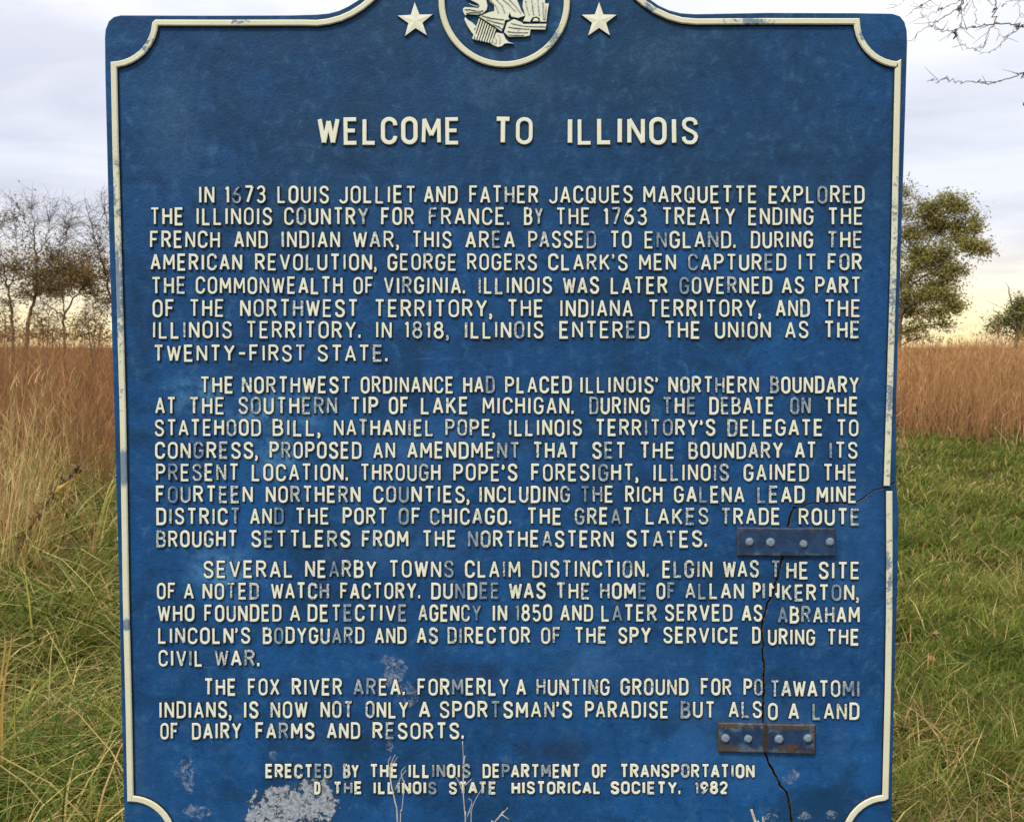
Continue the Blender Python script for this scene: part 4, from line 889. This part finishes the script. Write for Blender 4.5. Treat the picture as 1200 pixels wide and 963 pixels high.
# the overhanging tree: trunk stands outside the picture at the right, its lowest twigs reach in
def overhang():
    Y = 7.0; root = Vector((6.2, 7.4, 0)); t = empty('overhanging_tree', root)
    tag(t, 'bare twigs of a tree reaching in at the upper right corner, against white sky', 'tree')
    mb = MB(); P = lambda px, py, dy=0: at(px, py, Y+dy)-root
    tube(mb, spline([(0,0,-.1),(-.05,0,1.2),(.05,.05,2.6),(.0,.1,4.2),(.15,.2,6.0),(.1,.1,8.0)], 5), np.linspace(.19, .05, 26), 9)
    c = spline([(0,.05,2.4),P(1420,80,.2),P(1300,118,.1),P(1200,122)], 5); tube(mb, c, np.linspace(.075, .014, len(c)), 6)
    c2 = spline([(0.0,.1,3.2),P(1400,-90,.2),P(1250,-70,.1),P(1150,-20)], 5); tube(mb, c2, np.linspace(.07, .012, len(c2)), 6)
    c3 = spline([(0,.05,2.0),P(1420,190,-.2),P(1300,130,-.3),P(1200,87,-.3)], 5); tube(mb, c3, np.linspace(.05, .008, len(c3)), 6)
    for a, b, s in (((.05,.1,4.4),(1.6,.4,6.4),.06),((.05,.1,5.0),(-1.0,1.0,7.2),.05),((.1,.1,3.6),(1.8,-.8,5.2),.055)):
        c = spline([a, tuple((np.array(a)+np.array(b))/2+np.array([0,0,.2])), b], 5); tube(mb, c, np.linspace(s, .012, len(c)), 6)
    rt = random.Random(8)
    def tw(pts, r0, r1, dy=0.0, dep=0.0):
        n = len(pts); c = spline([P(x, y, dy+dep*i/n) for i, (x, y) in enumerate(pts)], 5)
        c = [p+Vector((rt.gauss(0, .0055), rt.gauss(0, .02), rt.gauss(0, .0055))) for p in c]; rr = np.linspace(r0*0.60, r1*0.65, len(c)); tube(mb, c, rr, 5)
        for i in range(2, len(c)-1):          # buds and short spurs
            if rt.random() < 0.30:
                d = (c[i+1]-c[i-1]).normalized(); q = d.cross(Vector((0, 1, .3)))*rt.choice((-1, 1)); L_ = rt.choice((.02, .03, .05, .11))
                tube(mb, [c[i], c[i]+(d*.8+q*.6)*L_*.5, c[i]+(d*1.0+q*rt.uniform(.4, .9))*L_], [min(rr[i]*.8, .003), .0016, .0009], 4)
    tw([(1200,122),(1196,31)], .002, .002) if False else None
    tw([(1200,122),(1199,31)], .002, .002) if False else None
    tw([(1215,33),(1198,30.5),(1190,30),(1167,27.5),(1155,28.5),(1142,31.5),(1128,34),(1112,36),(1100,35),(1095,33),(1090,28)], .0085, .0028)
    tw([(1090,29),(1085,22),(1080,12),(1068,3)], .003, .0018, 0, .1)
    tw([(1166.5,28),(1166,15),(1166,0),(1168,-25)], .0075, .004)
    tw([(1132,-30),(1128,0),(1125,8),(1122,12),(1105,20),(1092,29.5),(1082,35),(1066,47.5)], .009, .0022)
    tw([(1124.5,9),(1127.5,16),(1127,26),(1125,33)], .0045, .0022)
    tw([(1140,-14),(1126,0),(1113,7),(1100,11.5),(1088,17),(1075,24),(1066,27)], .0055, .0016, .1)
    tw([(1103,10.5),(1092,8.5),(1082,8)], .002, .001, .1)
    tw([(1105,-10),(1090,0),(1080,6),(1072,11),(1061,20)], .0055, .002, .2)
    tw([(1062,-2),(1055,5),(1048,10)], .0025, .0012, .3)
    tw([(1166,29),(1158,36),(1155,48),(1147,57),(1139,58),(1128,53),(1122,46)], .0045, .002)
    tw([(1191,35),(1182,43),(1172,53),(1160,61),(1150,60.5),(1146,57)], .0045, .0014)
    tw([(1168,31),(1171,38),(1177,43),(1181,44.5)], .0025, .0015)
    tw([(1165,10),(1160,4),(1159,-8)], .0035, .002); tw([(1140,-12),(1142,10),(1143,22),(1146,29)], .003, .002, .1)
    tw([(1174,8),(1180,3),(1188,-6)], .004, .002); tw([(1196,-8),(1194,8),(1198,18),(1206,24)], .003, .002)
    tw([(1134,-6),(1131,8),(1127,14)], .003, .002, .1); tw([(1145,-8),(1148,6)], .002, .001)
    tw([(1122,12),(1126,6),(1131,-6)], .006, .005)
    tw([(1118.5,35),(1119,40),(1121,45)], .011, .006); tw([(1116,37),(1122,38)], .007, .005)
    for px, py in ((1166.5,27.5),(1191,31),(1192,33.5),(1141.5,31.8),(1103,10.3),(1080,6.3),(1124.5,9),(1165.5,11),(1198,30)):
        mb2 = P(px, py); tube(mb, [mb2-Vector((.010,0,.004)), mb2, mb2+Vector((.010,0,.004))], [.004, .0085, .004], 6)
    tw([(1212,84),(1200,87),(1185,90.5),(1170,95.5),(1158,96.5),(1140,96.3),(1122,96),(1112,93.5),(1102,92.8),(1091,94)], .007, .0026, -.3)
    mb.build('trunk', [M['twig']], t, smooth=True)
overhang()

# ------------------------------------------------------------------ weeds around the marker
def weed(label, Y, base_px, stems, seed, mat='straw', name='dry_weed', group=None):
    r = random.Random(seed); b = at(base_px, 963, Y); root = Vector((b.x, Y, 0)); t = None; mb = MB()
    for pts, r0, r1 in stems:
        P = [at(x, y, Y+dy)-root for x, y, dy in pts]
        if pts[0][1] >= 963:
            f = P[0]; P = [Vector((r.uniform(-.02, .02), r.uniform(-.01, .01), -.02)), Vector((f.x*0.6, f.y*.5, f.z*0.55))]+P
        c = spline(P, 4); tube(mb, c, np.linspace(r0, r1, len(c)), 5)
    o = mb.build(name, [M[mat]], origin=None, smooth=True); o.location = root
    tag(o, label, 'weed', group); return o
YW = SIGN_Y-0.045
weed('pale dry weed with forked bare tips in front of the credits line, left of STATE', YW-.02, 466,
     [([(466,975,0),(463,940,0),(459,922,0),(457,905,.01),(459,893,.01),(463,884,.01)], .0019, .0006), ([(469,975,0),(471,948,0),(473,928,0),(474,914,0)], .0012, .0006),
      ([(474,918,0),(470,905,.01),(475,898,.01)], .0008, .0005), ([(463,925,0),(470,910,0),(476,902,0)], .0008, .0005), ([(458,905,.01),(455,893,.01),(458,886,.01)], .0007, .0004), ([(459,898,.01),(466,886,.01)], .0006, .0004)], 1)
weed('pale straight dry weed stalk in front of the word STATE', YW, 546,
     [([(545.5,975,0),(544.5,950,0),(543,930,0),(543,905,.005),(543,888,.005),(542,868,.005)], .0016, .0006), ([(552,975,0),(552.5,950,0),(558,935,0),(566,922,0)], .0010, .0005),
      ([(547,958,0),(553,940,0),(549,935,0)], .0009, .0005), ([(543,930,0),(538,916,0),(534,910,0)], .0008, .0005), ([(543,896,.005),(545,885,.005)], .0016, .0008), ([(545,920,0),(553,912,0)], .0007, .0004)], 2)
weed('short dry weed sprig leaning right under the word HISTORICAL', YW-.01, 572,
     [([(574,985,0),(580,963,0),(587,955,0),(595,946,0)], .0014, .0006), ([(588,954,0),(597,960,0)], .0010, .0005), ([(590,876,.02),(584,874,.02)], .0004, .0004) if False else ([(582,961,0),(589,951,0),(592,950,0)], .0009, .0005)], 3)
weed('thick pinkish dry stem tip poking up by the lower end of the crack', YW-.02, 893,
     [([(890,985,0),(886,966,0),(882.5,955,0),(880.5,948,0)], .0042, .0024), ([(893,975,0),(895,964,0),(897,958,0)], .0008, .0005)], 4)
# tall stems among the long grass on the left
def stalk():
    Y = 6.2; mb = MB(); root = at(16, 668, Y); root.z = 0
    c = spline([(0,0,-.02), at(24,642,Y)-root, at(45,602,Y)-root, at(70,570,Y)-root, at(92,548,Y)-root, at(101,528,Y)-root], 4); tube(mb, c, np.linspace(.008, .004, len(c)), 6)
    r = random.Random(9)
    for i in range(130):           # shrivelled leaves along the stalk
        p = c[r.randrange(4, 17)]; d = Vector((r.gauss(-.2, 1), r.gauss(0, 1), r.gauss(.1, 1))).normalized()*r.uniform(.015, .06); s = Vector((r.gauss(0, 1), r.gauss(0, 1), r.gauss(0, 1))).normalized()*r.uniform(.006, .020)
        mb.add([p-s*.4, p+d*.5-s, p+d, p+d*.5+s], [[0,1,2,3]])
    o = mb.build('dead_stalk', [mat_simple('dead_brown_stalk', (0.09,0.055,0.030,1), (0.24,0.155,0.080,1), 40, 0.85)], smooth=True); o.location = root
    tag(o, 'dead brown leaning weed stalk with shrivelled leaves in the long grass at left', 'weed')
    lf = MB(); yl = mat_simple('yellow_leaf', (0.36,0.22,0.03,1), (0.44,0.29,0.05,1), 40, 0.6)
    a, b = at(63,578,Y-.05)-root, at(82,564,Y-.05)-root; mid = (a+b)/2; up = Vector((-.02,.0,.035))
    q1, q2 = a.lerp(b, .3), a.lerp(b, .7); lf.add([a, q1-up*.5, q2-up*.55, b+Vector((.01,0,.015)), q2+up*.25, q1+up*.5, mid+Vector((0,-.014,0))], [[0,1,6],[1,2,6],[2,3,6],[3,4,6],[4,5,6],[5,0,6]]); q = lf.build('yellow_leaf', [yl], o)
    Lf = MB()
stalk()
def blade_thing(label, pts, Y, wid, col, name='grass_blade', group=None):
    mb = MB(); root = at(pts[0][0], pts[0][1], Y); root.z = 0
    c = spline([Vector((0, 0, -.02))]+[at(x, y, Y)-root for x, y in pts], 5); n = len(c); vs = []; fs = []
    for i, p in enumerate(c):
        w_ = wid*(1.02-(i/(n-1))**2)*0.5; tdir = (c[min(i+1, n-1)]-c[max(i-1, 0)]).normalized(); s = tdir.cross(Vector((0.2, 1, 0.1))).normalized()
        vs += [p-s*w_+Vector((0,-.15*w_,0)), p, p+s*w_+Vector((0,-.15*w_,0))]
    for i in range(n-1): fs += [[i*3, i*3+1, i*3+4, i*3+3], [i*3+1, i*3+2, i*3+5, i*3+4]]
    mb.add(vs, fs); m = mat_simple(name+'_skin', tuple(c_*0.8 for c_ in col)+(1,), tuple(col)+(1,), 25, 0.6)
    o = mb.build(name, [m], smooth=True); o.location = root; tag(o, label, 'grass blade', group)
blade_thing('upright orange dry grass blade at the left edge of the photo', [(2,850),(5,800),(12,760),(14,735)], 3.3, .011, (.42,.24,.06))
blade_thing('shorter orange yellow grass blade leaning at the left edge', [(-4,840),(2,790),(6,755),(4,735)], 3.4, .009, (.45,.28,.08))
blade_thing('tall pale green grass blade standing in the mown grass at right', [(1113,628),(1120,600),(1128,580)], 9.0, .018, (.17,.19,.07))

# fallen leaves caught in the short grass
def litter():
    n = 420; g = np.random.default_rng(77); y = 2.6*(14/2.6)**g.random(n); x = g.uniform(.22, .7, n)*y; mb = MB()
    for i in range(n):
        s = g.uniform(.012, .032); a = g.uniform(0, 6.28); p = Vector((x[i], y[i], ground_h(x[i], y[i])+g.uniform(.02, .09)))
        u = Vector((math.cos(a), math.sin(a), g.uniform(-.4, .6)))*s; v = Vector((-math.sin(a), math.cos(a), g.uniform(-.5, .5)))*s*.6
        mb.add([p-u, p-u*.2+v+Vector((0,0,s*.3)), p+u, p-u*.1-v+Vector((0,0,s*.2))], [[0,1,2,3]])
    tag(mb.build('leaf_litter', [mat_simple('dry_fallen_leaf', (0.11,0.055,0.025,1), (0.27,0.15,0.07,1), 14, 0.8)]), kind='stuff')
litter()
